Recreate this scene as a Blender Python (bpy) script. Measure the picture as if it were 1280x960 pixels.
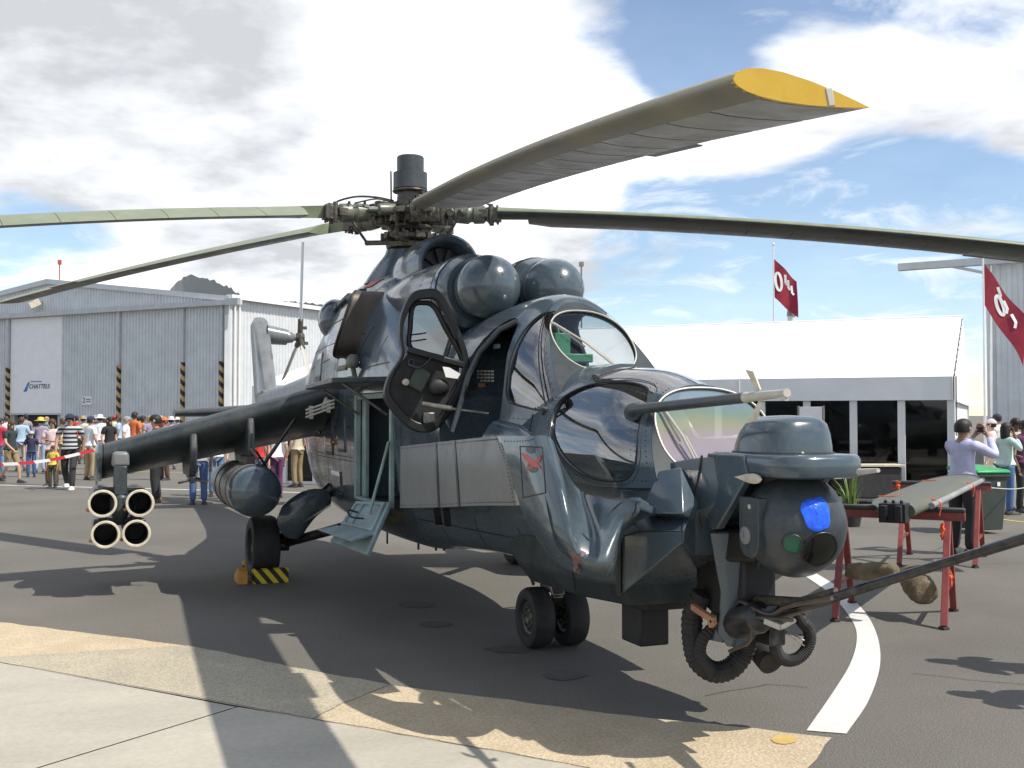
import bpy, bmesh, math, random
from mathutils import Vector, Matrix, Quaternion
from mathutils.bvhtree import BVHTree
from mathutils.geometry import tessellate_polygon
R = math.radians
for o in list(bpy.data.objects): bpy.data.objects.remove(o)
scene = bpy.context.scene
COL = scene.collection
rnd = random.Random(7)

# ------------------------------------------------------------------ camera
# world axes = helicopter axes: +X to its nose, +Y to its port side, origin on the ground under the mast
CAM = Vector((11.677, -3.354, 1.751)); YAW = R(158.658); PITCH = R(1.636); FPX = 1380.0
cam_d = bpy.data.cameras.new('camera'); cam = bpy.data.objects.new('camera', cam_d); COL.objects.link(cam)
cam.location = CAM
VF = Vector((math.cos(YAW)*math.cos(PITCH), math.sin(YAW)*math.cos(PITCH), math.sin(PITCH)))
cam.rotation_euler = VF.to_track_quat('-Z', 'Y').to_euler()
cam_d.sensor_width = 36.0; cam_d.lens = FPX/1280*36.0
cam_d.clip_start = 0.05; cam_d.clip_end = 20000
scene.camera = cam
scene.render.resolution_x = 1024; scene.render.resolution_y = 768

# ------------------------------------------------------------------ light
SUN_TO = Vector((0.55, 0.53, 1.0)).normalized()
SUN_EL = math.asin(SUN_TO.z); SUN_AZ = math.atan2(SUN_TO.x, SUN_TO.y)
world = bpy.data.worlds.new('World'); scene.world = world; world.use_nodes = True
def build_world():
    nt = world.node_tree; N = nt.nodes; L = nt.links; N.clear()
    out = N.new('ShaderNodeOutputWorld'); bg = N.new('ShaderNodeBackground'); bg.inputs[1].default_value = 0.15
    sky = N.new('ShaderNodeTexSky'); sky.sky_type = 'NISHITA'; sky.sun_disc = False
    sky.sun_elevation = SUN_EL; sky.sun_rotation = SUN_AZ; sky.air_density = 1.0; sky.dust_density = 0.0; sky.ozone_density = 3.0
    tc = N.new('ShaderNodeTexCoord')
    def math_(op, a, b=None, c=None, clamp=False):
        n = N.new('ShaderNodeMath'); n.operation = op; n.use_clamp = clamp
        for i, v in enumerate((a, b, c)):
            if v is None: continue
            if isinstance(v, (int, float)): n.inputs[i].default_value = v
            else: L.new(v, n.inputs[i])
        return n.outputs[0]
    sep = N.new('ShaderNodeSeparateXYZ'); L.new(tc.outputs['Generated'], sep.inputs[0])
    zc = math_('ADD', math_('MAXIMUM', sep.outputs[2], 0.0), 0.16)
    cmb = N.new('ShaderNodeCombineXYZ')
    L.new(math_('DIVIDE', sep.outputs[0], zc), cmb.inputs[0]); L.new(math_('DIVIDE', sep.outputs[1], zc), cmb.inputs[1])
    def noise(scale, detail, rough, off, dist=0.0):
        mp = N.new('ShaderNodeMapping'); mp.inputs['Location'].default_value = off; L.new(cmb.outputs[0], mp.inputs[0])
        n = N.new('ShaderNodeTexNoise'); n.inputs['Scale'].default_value = scale; n.inputs['Detail'].default_value = detail
        n.inputs['Roughness'].default_value = rough; n.inputs['Distortion'].default_value = dist
        L.new(mp.outputs[0], n.inputs['Vector']); return n.outputs['Fac']
    n1 = noise(1.5, 10, .58, (3.1, 1.7, .4), .25)
    n2 = noise(5.0, 8, .6, (7.3, 2.2, 1.4), .1)
    n3 = noise(1.1, 4, .5, (1.3, 9.2, 2.4), .1)
    # wide openings and banks of the cloud deck, by direction
    def bump(px, py, rad, amp):
        d = pxdir(px, py)
        dp = N.new('ShaderNodeVectorMath'); dp.operation = 'DOT_PRODUCT'; L.new(tc.outputs['Generated'], dp.inputs[0]); dp.inputs[1].default_value = d
        mr = N.new('ShaderNodeMapRange'); mr.interpolation_type = 'SMOOTHSTEP'
        mr.inputs[1].default_value = math.cos(rad); mr.inputs[2].default_value = 1.0; mr.inputs[3].default_value = 0; mr.inputs[4].default_value = amp
        L.new(dp.outputs['Value'], mr.inputs[0]); return mr.outputs[0]
    acc = math_('ADD', math_('MULTIPLY', n1, 1.0), math_('MULTIPLY', n2, .22))
    for b in SKY_BUMPS: acc = math_('ADD', acc, bump(*b))
    cov = N.new('ShaderNodeMapRange'); cov.interpolation_type = 'SMOOTHSTEP'
    cov.inputs[1].default_value = .50; cov.inputs[2].default_value = .70; L.new(acc, cov.inputs[0])
    shade = math_('ADD', math_('MULTIPLY', n3, .78), math_('MULTIPLY', n2, .42))
    for b in SHADE_BUMPS: shade = math_('ADD', shade, bump(*b))
    ramp = N.new('ShaderNodeValToRGB'); L.new(shade, ramp.inputs[0])
    e = ramp.color_ramp.elements; e[0].position = .36; e[0].color = (6.2, 6.25, 6.32, 1); e[1].position = .74; e[1].color = (2.25, 2.29, 2.36, 1)
    e2 = e.new(.52); e2.color = (4.2, 4.25, 4.33, 1)
    n4 = noise(2.6, 9, .62, (11.3, 4.2, 3.4), .6)     # thin wisps drawn across the openings
    wp = N.new('ShaderNodeMapRange'); wp.interpolation_type = 'SMOOTHSTEP'; wp.inputs[1].default_value = .46; wp.inputs[2].default_value = .70; wp.inputs[4].default_value = .62; L.new(n4, wp.inputs[0])
    mix = N.new('ShaderNodeMix'); mix.data_type = 'RGBA'
    L.new(math_('MAXIMUM', math_('MULTIPLY_ADD', cov.outputs[0], .85, .10), wp.outputs[0]), mix.inputs['Factor']); sc = N.new('ShaderNodeVectorMath'); sc.operation = 'SCALE'; sc.inputs['Scale'].default_value = .50; L.new(sky.outputs[0], sc.inputs[0]); L.new(sc.outputs[0], mix.inputs[6]); L.new(ramp.outputs[0], mix.inputs[7])
    L.new(mix.outputs[2], bg.inputs[0]); L.new(bg.outputs[0], out.inputs[0])
VR = Vector((math.sin(YAW), -math.cos(YAW), 0)); VU = VR.cross(VF)
def pxdir(px, py): return (VF + VR*((px-640)/FPX) - VU*((py-480)/FPX)).normalized()
# (pixel of the measured direction, angular radius, amount)
SKY_BUMPS = [(800, 10, .13, -.24), (900, 60, .09, -.14), (1110, 355, .17, -.42), (860, 360, .14, -.36), (980, 340, .12, -.2), (1160, 70, .12, -.16), (330, 240, .07, -.14), (40, 340, .09, -.34), (1230, 60, .12, .10),
             (300, 150, .45, .27), (1000, 215, .15, .20), (1250, 230, .10, .12), (620, 120, .2, .16), (1000, 20, .10, .05)]
SHADE_BUMPS = [(170, 90, .22, .16), (600, 60, .2, -.12), (560, 250, .2, -.04), (950, 230, .2, -.10), (150, 250, .16, -.06)]
build_world()
sun_d = bpy.data.lights.new('sun', 'SUN'); sun_d.energy = 2.5; sun_d.angle = R(0.53); sun_d.color = (1.0, .94, .85)
sun = bpy.data.objects.new('sun', sun_d); COL.objects.link(sun); sun.location = (20, 20, 40)
sun.rotation_euler = (-SUN_TO).to_track_quat('-Z', 'Y').to_euler()
scene.view_settings.view_transform = 'Standard'; scene.view_settings.look = 'None'
scene.view_settings.exposure = 1.06; scene.view_settings.gamma = 1.0

# ------------------------------------------------------------------ measuring helpers
def P(px, py, x=None, y=None, z=None):
    """a measured photo point whose world x, y or z is known -> its place in the world"""
    d = VF + VR*((px-640)/FPX) - VU*((py-480)/FPX)
    i = 0 if x is not None else 1 if y is not None else 2
    v = (x, y, z)[i]
    return CAM + d*((v-CAM[i])/d[i])
FH = Vector((math.cos(YAW), math.sin(YAW), 0))
def B(u, d, z=0.0):
    """background frame: u metres to the right of the camera's heading, d metres ahead"""
    q = CAM + VR*u + FH*d; return Vector((q.x, q.y, z))
def BU(px, d, z=0.0): return B((px-640)/FPX*d, d, z)

# ------------------------------------------------------------------ mesh helpers
class MB:
    def __init__(s): s.v = []; s.f = []; s.m = []; s.mi = 0
    def add(s, vs, fs):
        o = len(s.v); s.v += [tuple(v) for v in vs]
        for f in fs: s.f.append(tuple(i+o for i in f)); s.m.append(s.mi)
        return s
    def box(s, c, size, rot=None):
        hx, hy, hz = (a/2 for a in size); c = Vector(c); vs = []
        for sx in (-1, 1):
            for sy in (-1, 1):
                for sz in (-1, 1):
                    v = Vector((sx*hx, sy*hy, sz*hz))
                    if rot is not None: v = rot @ v
                    vs.append(c+v)
        return s.add(vs, [(0,1,3,2),(4,6,7,5),(0,4,5,1),(2,3,7,6),(0,2,6,4),(1,5,7,3)])
    def bar(s, a, b, w, h, up=(0,0,1)):
        """a bar of rectangular section from a to b; w across, h along up"""
        a = Vector(a); b = Vector(b); d = (b-a); ln = d.length; d.normalize(); up = Vector(up)
        side = d.cross(up)
        if side.length < 1e-5: side = d.cross(Vector((1,0,0)))
        side.normalize(); u = side.cross(d)
        m = Matrix((d, side, u)).transposed()
        return s.box((a+b)/2, (ln, w, h), m)
    def loft(s, rings, cap=True, closed=True):
        n = len(rings[0]); vs = [p for r in rings for p in r]; fs = []
        for i in range(len(rings)-1):
            for j in range(n if closed else n-1):
                k = (j+1) % n; fs.append((i*n+j, i*n+k, (i+1)*n+k, (i+1)*n+j))
        if cap and closed:
            fs.append(tuple(reversed(range(n)))); fs.append(tuple(range((len(rings)-1)*n, len(rings)*n)))
        return s.add(vs, fs)
    def tube(s, pts, rad, n=10, cap=True, sq=None):
        pts = [Vector(p) for p in pts]; rings = []; prev = None
        for i, p in enumerate(pts):
            t = (pts[min(i+1, len(pts)-1)] - pts[max(i-1, 0)]).normalized()
            if prev is None:
                a = t.cross(Vector((0,0,1)));
                if a.length < .05: a = t.cross(Vector((1,0,0)))
                a.normalize()
            else:
                a = prev - t*prev.dot(t); a.normalize()
            prev = a; b = t.cross(a); r = rad[i] if isinstance(rad, (list, tuple)) else rad
            rings.append([p + (a*math.cos(2*math.pi*k/n) + b*math.sin(2*math.pi*k/n))*r for k in range(n)])
        return s.loft(rings, cap)
    def lathe(s, prof, origin, axis=(0,0,1), n=20, ref=None, cap=True):
        """prof: (distance along axis, radius)"""
        o = Vector(origin); ax = Vector(axis).normalized()
        a = ax.cross(Vector((0,0,1)) if ref is None else Vector(ref))
        if a.length < .05: a = ax.cross(Vector((1,0,0)))
        a.normalize(); b = ax.cross(a)
        return s.loft([[o+ax*h+(a*math.cos(2*math.pi*k/n)+b*math.sin(2*math.pi*k/n))*max(r, 1e-4) for k in range(n)] for h, r in prof], cap)
    def prism(s, poly, vec):
        """poly: planar 3D points; extruded by vec"""
        vec = Vector(vec); a = [Vector(p) for p in poly]; return s.loft([a, [p+vec for p in a]], True)
    def torus(s, c, axis, R_, r, n=28, m=8, sx=1.0):
        ax = Vector(axis).normalized(); a = ax.cross(Vector((0,0,1)))
        if a.length < .05: a = ax.cross(Vector((1,0,0)))
        a.normalize(); b = ax.cross(a); c = Vector(c); rings = []
        for i in range(n+1):
            t = 2*math.pi*i/n; e = a*math.cos(t)*sx + b*math.sin(t)
            rings.append([c + e*R_ + (e*math.cos(2*math.pi*k/m) + ax*math.sin(2*math.pi*k/m))*r for k in range(m)])
        return s.loft(rings, False)
    def sphere(s, c, r, n=20, m=12, sc=(1,1,1)):
        c = Vector(c); rings = []
        for i in range(m+1):
            t = math.pi*i/m; rr = max(math.sin(t), 1e-4)
            rings.append([c+Vector((math.cos(2*math.pi*k/n)*rr*r*sc[0], math.sin(2*math.pi*k/n)*rr*r*sc[1], -math.cos(t)*r*sc[2])) for k in range(n)])
        return s.loft(rings, True)
    def grid(s, rows):
        n = len(rows[0]); vs = [p for r in rows for p in r]
        return s.add(vs, [(i*n+j, i*n+j+1, (i+1)*n+j+1, (i+1)*n+j) for i in range(len(rows)-1) for j in range(n-1)])
    def mesh(s, name, mats, smooth=35, fix=True):
        me = bpy.data.meshes.new(name); me.from_pydata(s.v, [], s.f)
        if not isinstance(mats, (list, tuple)): mats = [mats]
        for m in mats: me.materials.append(m)
        if len(mats) > 1: me.polygons.foreach_set('material_index', s.m)
        if fix:
            bm = bmesh.new(); bm.from_mesh(me); bmesh.ops.remove_doubles(bm, verts=bm.verts, dist=1e-5)
            bmesh.ops.recalc_face_normals(bm, faces=bm.faces); bm.to_mesh(me); bm.free()
        if smooth:
            me.polygons.foreach_set('use_smooth', [True]*len(me.polygons)); me.set_sharp_from_angle(angle=R(smooth))
        me.update(); return me
    def build(s, name, mats, parent=None, smooth=35, bevel=0, seg=2, fix=True):
        o = bpy.data.objects.new(name, s.mesh(name, mats, smooth, fix)); COL.objects.link(o)
        if parent is not None: put_parent(o, parent)
        if bevel:
            md = o.modifiers.new('bevel', 'BEVEL'); md.width = bevel; md.segments = seg; md.limit_method = 'ANGLE'; md.angle_limit = R(32); md.harden_normals = False
        return o
def put_parent(o, p):
    o.parent = p
    # parents are built unrotated or their matrices are set before children: child data is in world space
    w = p.location.copy(); q = p.parent
    while q is not None: w += q.location; q = q.parent
    if w.length > 1e-9: o.location = -w
def thing(name, label, cat, loc=(0,0,0), group=None, kind=None):
    o = bpy.data.objects.new(name, None); COL.objects.link(o); o.location = loc; o.empty_display_size = .2
    tag(o, label, cat, group, kind); return o
def tag(o, label=None, cat=None, group=None, kind=None):
    if label: o['label'] = label
    if cat: o['category'] = cat
    if group: o['group'] = group
    if kind: o['kind'] = kind
    return o
def evaluated(o):
    """replace an object's mesh by the result of its modifiers"""
    dg = bpy.context.evaluated_depsgraph_get(); dg.update()
    me = bpy.data.meshes.new_from_object(o.evaluated_get(dg)); o.modifiers.clear(); o.data = me; return o
def cut(o, cutters, smooth=35):
    cs = []
    for mb in cutters:
        c = mb.build('cutter', o.data.materials[0], None, 0); cs.append(c)
        md = o.modifiers.new('cut', 'BOOLEAN'); md.operation = 'DIFFERENCE'; md.solver = 'EXACT'; md.object = c
    evaluated(o)
    for c in cs: bpy.data.objects.remove(c)
    o.data.polygons.foreach_set('use_smooth', [True]*len(o.data.polygons)); o.data.set_sharp_from_angle(angle=R(smooth))
    return o
def copy_tree(o, parent=None):
    c = o.copy(); COL.objects.link(c); c.parent = parent
    for ch in list(o.children): copy_tree(ch, c)
    return c
def lerp(a, b, t): return a+(b-a)*t
def pchip(xs, ys, x):
    n = len(xs)
    if x <= xs[0]: return ys[0]
    if x >= xs[-1]: return ys[-1]
    h = [xs[i+1]-xs[i] for i in range(n-1)]; d = [(ys[i+1]-ys[i])/h[i] for i in range(n-1)]
    def slope(i):
        if i == 0: return d[0]
        if i == n-1: return d[-1]
        if d[i-1]*d[i] <= 0: return 0.0
        w1 = 2*h[i]+h[i-1]; w2 = h[i]+2*h[i-1]; return (w1+w2)/(w1/d[i-1]+w2/d[i])
    i = max(k for k in range(n-1) if xs[k] <= x); t = (x-xs[i])/h[i]
    return (2*t**3-3*t*t+1)*ys[i] + (t**3-2*t*t+t)*h[i]*slope(i) + (-2*t**3+3*t*t)*ys[i+1] + (t**3-t*t)*h[i]*slope(i+1)
def crom(pts, n, closed=False):
    """Catmull-Rom through the points, n steps per span"""
    pts = [Vector(p) for p in pts]; out = []; m = len(pts)
    for i in range(m if closed else m-1):
        p0 = pts[(i-1) % m] if closed or i > 0 else pts[0]*2-pts[1]
        p1 = pts[i]; p2 = pts[(i+1) % m]
        p3 = pts[(i+2) % m] if closed or i+2 < m else p2*2-p1
        for k in range(n):
            t = k/n; out.append(.5*((2*p1)+(p2-p0)*t+(2*p0-5*p1+4*p2-p3)*t*t+(3*p1-p0-3*p2+p3)*t**3))
    if not closed: out.append(pts[-1])
    return out
# ------------------------------------------------------------------ materials
M = {}
def speckle(m, lo, hi, scale, amount):
    """stone chips: a fine second noise multiplied into the base colour"""
    nt = m.node_tree; N = nt.nodes; L = nt.links; b = N['Principled BSDF']; lk = b.inputs['Base Color'].links[0].from_socket; geo = N.new('ShaderNodeNewGeometry')
    v = N.new('ShaderNodeTexNoise'); v.inputs['Scale'].default_value = scale; v.inputs['Detail'].default_value = 2; L.new(geo.outputs['Position'], v.inputs['Vector'])
    w = N.new('ShaderNodeTexNoise'); w.inputs['Scale'].default_value = .16; w.inputs['Detail'].default_value = 6; w.inputs['Distortion'].default_value = 1.2; L.new(geo.outputs['Position'], w.inputs['Vector'])
    r = N.new('ShaderNodeMapRange'); r.inputs[1].default_value = .3; r.inputs[2].default_value = .72; r.inputs[3].default_value = lo; r.inputs[4].default_value = hi; L.new(v.outputs['Fac'], r.inputs[0])
    q = N.new('ShaderNodeMapRange'); q.inputs[1].default_value = .3; q.inputs[2].default_value = .7; q.inputs[3].default_value = 1-amount; q.inputs[4].default_value = 1+amount; L.new(w.outputs['Fac'], q.inputs[0])
    mm = N.new('ShaderNodeMath'); mm.operation = 'MULTIPLY'; L.new(r.outputs[0], mm.inputs[0]); L.new(q.outputs[0], mm.inputs[1])
    vm = N.new('ShaderNodeVectorMath'); vm.operation = 'SCALE'; L.new(lk, vm.inputs[0]); L.new(mm.outputs[0], vm.inputs['Scale']); L.new(vm.outputs[0], b.inputs['Base Color'])
def mat(name, col, rough=.5, metal=0.0, var=0.0, vscale=6.0, col2=None, bump=0.0, bscale=40.0, bdist=.01, coat=0.0, spec=.5, rvar=0.0, streak=None):
    """principled paint with noise mottling (colour towards col2), roughness variation and fine relief"""
    m = bpy.data.materials.new(name); m.use_nodes = True; nt = m.node_tree; N = nt.nodes; L = nt.links
    b = N['Principled BSDF']; b.inputs['Base Color'].default_value = (*col, 1); b.inputs['Roughness'].default_value = rough
    b.inputs['Metallic'].default_value = metal; b.inputs['Specular IOR Level'].default_value = spec
    if coat: b.inputs['Coat Weight'].default_value = coat; b.inputs['Coat Roughness'].default_value = .06
    tc = N.new('ShaderNodeTexCoord'); geo = N.new('ShaderNodeNewGeometry')
    src = geo.outputs['Position'] if name in WORLDTEX else tc.outputs['Object']
    if var or rvar:
        mp = N.new('ShaderNodeMapping'); L.new(src, mp.inputs[0])
        if streak: mp.inputs['Scale'].default_value = streak
        n = N.new('ShaderNodeTexNoise'); n.inputs['Scale'].default_value = vscale; n.inputs['Detail'].default_value = 9; n.inputs['Roughness'].default_value = .62
        L.new(mp.outputs[0], n.inputs['Vector'])
        r = N.new('ShaderNodeMapRange'); r.inputs[1].default_value = .32; r.inputs[2].default_value = .70; L.new(n.outputs['Fac'], r.inputs[0])
        if var:
            c2 = col2 or tuple(min(1, c*(1+var)) for c in col); c1 = col if col2 else tuple(c*(1-var) for c in col)
            mx = N.new('ShaderNodeMix'); mx.data_type = 'RGBA'; mx.inputs[6].default_value = (*c1, 1); mx.inputs[7].default_value = (*c2, 1)
            L.new(r.outputs[0], mx.inputs['Factor']); L.new(mx.outputs[2], b.inputs['Base Color'])
        if rvar:
            q = N.new('ShaderNodeMapRange'); q.inputs[3].default_value = rough-rvar; q.inputs[4].default_value = rough+rvar
            L.new(r.outputs[0], q.inputs[0]); L.new(q.outputs[0], b.inputs['Roughness'])
    if bump:
        n2 = N.new('ShaderNodeTexNoise'); n2.inputs['Scale'].default_value = bscale; n2.inputs['Detail'].default_value = 5
        L.new(src, n2.inputs['Vector'])
        bp = N.new('ShaderNodeBump'); bp.inputs['Strength'].default_value = bump; bp.inputs['Distance'].default_value = bdist
        L.new(n2.outputs['Fac'], bp.inputs['Height']); L.new(bp.outputs[0], b.inputs['Normal'])
    M[name] = m; return m
WORLDTEX = {'asphalt', 'aggregate', 'aggregate_grey', 'slab', 'paint', 'dusty'}
mat('paint', (.045, .070, .090), .20, 0, .9, 1.7, (.066, .094, .114), .35, 2.2, .012, coat=.5, rvar=.09)
mat('dusty', (.12, .135, .14), .30, 0, .9, 3.2, (.20, .205, .20), .4, 5.0, .012, coat=.35, rvar=.08, streak=(1, 1, .35))
mat('frame_paint', (.035, .044, .048), .55, 0, .5, 4, spec=.25)
mat('paint_flat', (.155, .165, .168), .36, 0, .9, 2.5, (.195, .203, .203), .15, 9, .006, rvar=.08)
mat('paint_dark', (.024, .035, .043), .32, 0, .8, 3.0, (.036, .048, .056), .2, 6, .008, rvar=.08)
mat('black', (.008, .008, .009), .55, 0, .5, 9, rvar=.1)
mat('rubber', (.014, .014, .015), .72, 0, .6, 14, (.03, .029, .028), .3, 60, .004)
mat('door_inner', (.011, .0125, .0135), .42, 0, .4, 8)
mat('seal', (.012, .012, .013), .5)
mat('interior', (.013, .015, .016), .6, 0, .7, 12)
mat('teal', (.25, .34, .34), .45, 0, .35, 4, rvar=.1)
mat('steel', (.33, .32, .30), .35, .85, .5, 12, (.14, .12, .10), rvar=.12)
mat('dark_steel', (.07, .07, .072), .38, .8, .5, 14, rvar=.12)
mat('greasy', (.038, .036, .032), .42, .4, .9, 26, (.15, .13, .10), .3, 40, .004, rvar=.15)
mat('hub_green', (.09, .115, .09), .38, .1, .5, 20, (.20, .19, .15), rvar=.1)
mat('blade_green', (.16, .19, .12), .45, 0, .4, 5, (.24, .26, .17), rvar=.1)
mat('tank_metal', (.20, .185, .175), .4, .35, .6, 5, (.30, .28, .265), .2, 30, .003, rvar=.1, streak=(.3, 1, 1))
mat('blade_grey', (.22, .225, .23), .42, 0, .35, 3.5, (.33, .33, .325), .1, 20, .003, rvar=.1)
mat('blade_dark', (.05, .055, .052), .4, 0, .4, 4, rvar=.1)
mat('blade_spar', (.11, .115, .105), .45, 0, .9, 1.1, (.25, .225, .155), rvar=.1)
mat('blade_olive', (.085, .09, .066), .55, 0, .4, 4, (.12, .122, .09), rvar=.1)
mat('blade_tan', (.27, .235, .15), .5, 0, .5, 4, (.33, .30, .20))
mat('yellow', (.55, .33, .012), .45, 0, .25, 6, (.62, .40, .03))
mat('exhaust', (.075, .062, .055), .5, .5, .9, 5, (.16, .13, .115), .2, 30, .004, rvar=.12, streak=(1, 1, .3))
mat('brass', (.30, .19, .07), .4, .7, .5, 18)
mat('cream', (.62, .56, .44), .55, 0, .25, 8)
mat('rust', (.42, .20, .11), .7, 0, .6, 14, (.35, .17, .09))
mat('bare', (.45, .43, .38), .5, .2, .4, 12, (.56, .53, .46))
mat('red_paint', (.40, .07, .04), .5)
mat('white', (.78, .78, .77), .45, 0, .06, 3)
mat('asphalt', (.140, .131, .113), .88, 0, .9, .55, (.174, .164, .144), .9, 95, .012, spec=.3)
mat('aggregate', (.46, .37, .24), .85, 0, .9, 3.0, (.56, .46, .32), .9, 55, .012)
mat('aggregate_grey', (.37, .33, .25), .85, 0, .9, 2.0, (.47, .41, .30), .9, 55, .012)
mat('slab', (.36, .335, .275), .8, 0, .9, 1.6, (.46, .425, .35), .25, 60, .004, streak=(1, .35, 1))
mat('line_paint', (.56, .56, .53), .7, 0, .14, 9, (.68, .68, .65), .3, 120, .003)
mat('yellow_line', (.55, .42, .06), .7, 0, .3, 8)
mat('clad', (.60, .63, .65), .5, .1, .10, 1.2, rvar=.08)
mat('clad_light', (.60, .62, .63), .42, .1, .08, 1.2, rvar=.05)
mat('clad_trim', (.50, .52, .53), .45, 0, .1, 3)
mat('roller', (.84, .84, .86), .5, 0, .04, 2)
mat('concrete_wall', (.42, .40, .37), .85, 0, .2, 2)
mat('tent', (.80, .80, .81), .55, 0, .03, 1, bump=.25, bscale=1.3, bdist=.05)
mat('tent_side', (.76, .77, .78), .55, 0, .04, 1, bump=.3, bscale=2.0, bdist=.03)
mat('post_white', (.70, .71, .72), .4, 0, .05, 3)
mat('trestle', (.19, .035, .035), .5, 0, .3, 9, (.27, .06, .05), rvar=.1)
mat('pad', (.035, .035, .035), .6, 0, .3, 12)
mat('sack', (.24, .185, .115), .85, 0, .4, 9, (.10, .08, .052), .6, 40, .01)
mat('orange', (.75, .12, .03), .6)
mat('bin', (.045, .058, .050), .5, 0, .2, 5)
mat('bin_lid', (.012, .30, .085), .4, 0, .15, 5)
mat('leaf', (.09, .16, .035), .55, 0, .5, 9, (.17, .25, .06))
mat('maroon', (.24, .012, .032), .75, 0, .2, 6)
mat('mountain', (.30, .33, .35), .95, 0, .4, .004, (.36, .38, .39), .3, .01, 12)  # rock colour kept pale and bluish to stand in for distance haze
mat('soil', (.10, .08, .06), .9, 0, .3, 8)
mat('rope', (.55, .55, .53), .7)
mat('blue_lens', (.005, .02, .02), .1)
def glassmat(name, tint, ior=1.5, gloss=1.0, rain=None, haze=0.0):
    m = bpy.data.materials.new(name); m.use_nodes = True; nt = m.node_tree; N = nt.nodes; L = nt.links; N.clear()
    o = N.new('ShaderNodeOutputMaterial'); mx = N.new('ShaderNodeMixShader'); f0 = ((ior-1)/(ior+1))**2
    lw = N.new('ShaderNodeLayerWeight'); lw.inputs[0].default_value = .5; pw = N.new('ShaderNodeMath'); pw.operation = 'POWER'; pw.inputs[1].default_value = 4.0; L.new(lw.outputs['Facing'], pw.inputs[0])
    fr = N.new('ShaderNodeMath'); fr.operation = 'MULTIPLY_ADD'; fr.inputs[1].default_value = 1-f0; fr.inputs[2].default_value = f0; L.new(pw.outputs[0], fr.inputs[0])
    t = N.new('ShaderNodeBsdfTransparent'); t.inputs[0].default_value = (*tint, 1); g = N.new('ShaderNodeBsdfGlossy'); g.inputs['Roughness'].default_value = .03
    g.inputs[0].default_value = (gloss, gloss, gloss, 1)
    if rain:  # rainbow sheen of the stressed screen, put into the tint and gloss colours
        tc = N.new('ShaderNodeTexCoord'); mp = N.new('ShaderNodeMapping'); L.new(tc.outputs['Object'], mp.inputs[0])
        sp = N.new('ShaderNodeSeparateXYZ'); L.new(mp.outputs[0], sp.inputs[0])
        nz = N.new('ShaderNodeTexNoise'); nz.inputs['Scale'].default_value = 1.6; L.new(tc.outputs['Object'], nz.inputs['Vector'])
        a = N.new('ShaderNodeMath'); a.operation = 'MULTIPLY_ADD'; a.inputs[1].default_value = .16; L.new(nz.outputs['Fac'], a.inputs[0]); L.new(sp.outputs[2], a.inputs[2])
        r = N.new('ShaderNodeMapRange'); r.inputs[1].default_value = rain[0]; r.inputs[2].default_value = rain[1]; L.new(a.outputs[0], r.inputs[0])
        cr = N.new('ShaderNodeValToRGB'); L.new(r.outputs[0], cr.inputs[0]); e = cr.color_ramp.elements
        e[0].position = 0; e[0].color = (.70, .60, .74, 1); e[1].position = 1; e[1].color = (.45, .58, .68, 1)
        for p, c in ((.35, (.74, .64, .74)), (.55, (.74, .66, .66)), (.68, (.66, .66, .46)), (.84, (.44, .60, .50))):
            k = e.new(p); k.color = (*c, 1)
        L.new(cr.outputs[0], t.inputs[0]); L.new(cr.outputs[0], g.inputs[0])
    base = t.outputs[0]
    if haze:   # film of dust and coating; glare and rainbow sheen are put into its colour
        df = N.new('ShaderNodeBsdfDiffuse'); tr = N.new('ShaderNodeBsdfTranslucent'); am = N.new('ShaderNodeAddShader'); hm = N.new('ShaderNodeMixShader'); hm.inputs[0].default_value = haze
        for n_ in (df, tr):
            n_.inputs[0].default_value = (.45, .43, .44, 1)
            if rain: L.new(cr.outputs[0], n_.inputs[0])
        L.new(df.outputs[0], am.inputs[0]); L.new(tr.outputs[0], am.inputs[1]); L.new(t.outputs[0], hm.inputs[1]); L.new(am.outputs[0], hm.inputs[2]); base = hm.outputs[0]
    L.new(fr.outputs[0], mx.inputs[0]); L.new(base, mx.inputs[1]); L.new(g.outputs[0], mx.inputs[2]); L.new(mx.outputs[0], o.inputs[0])
    M[name] = m; return m
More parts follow.
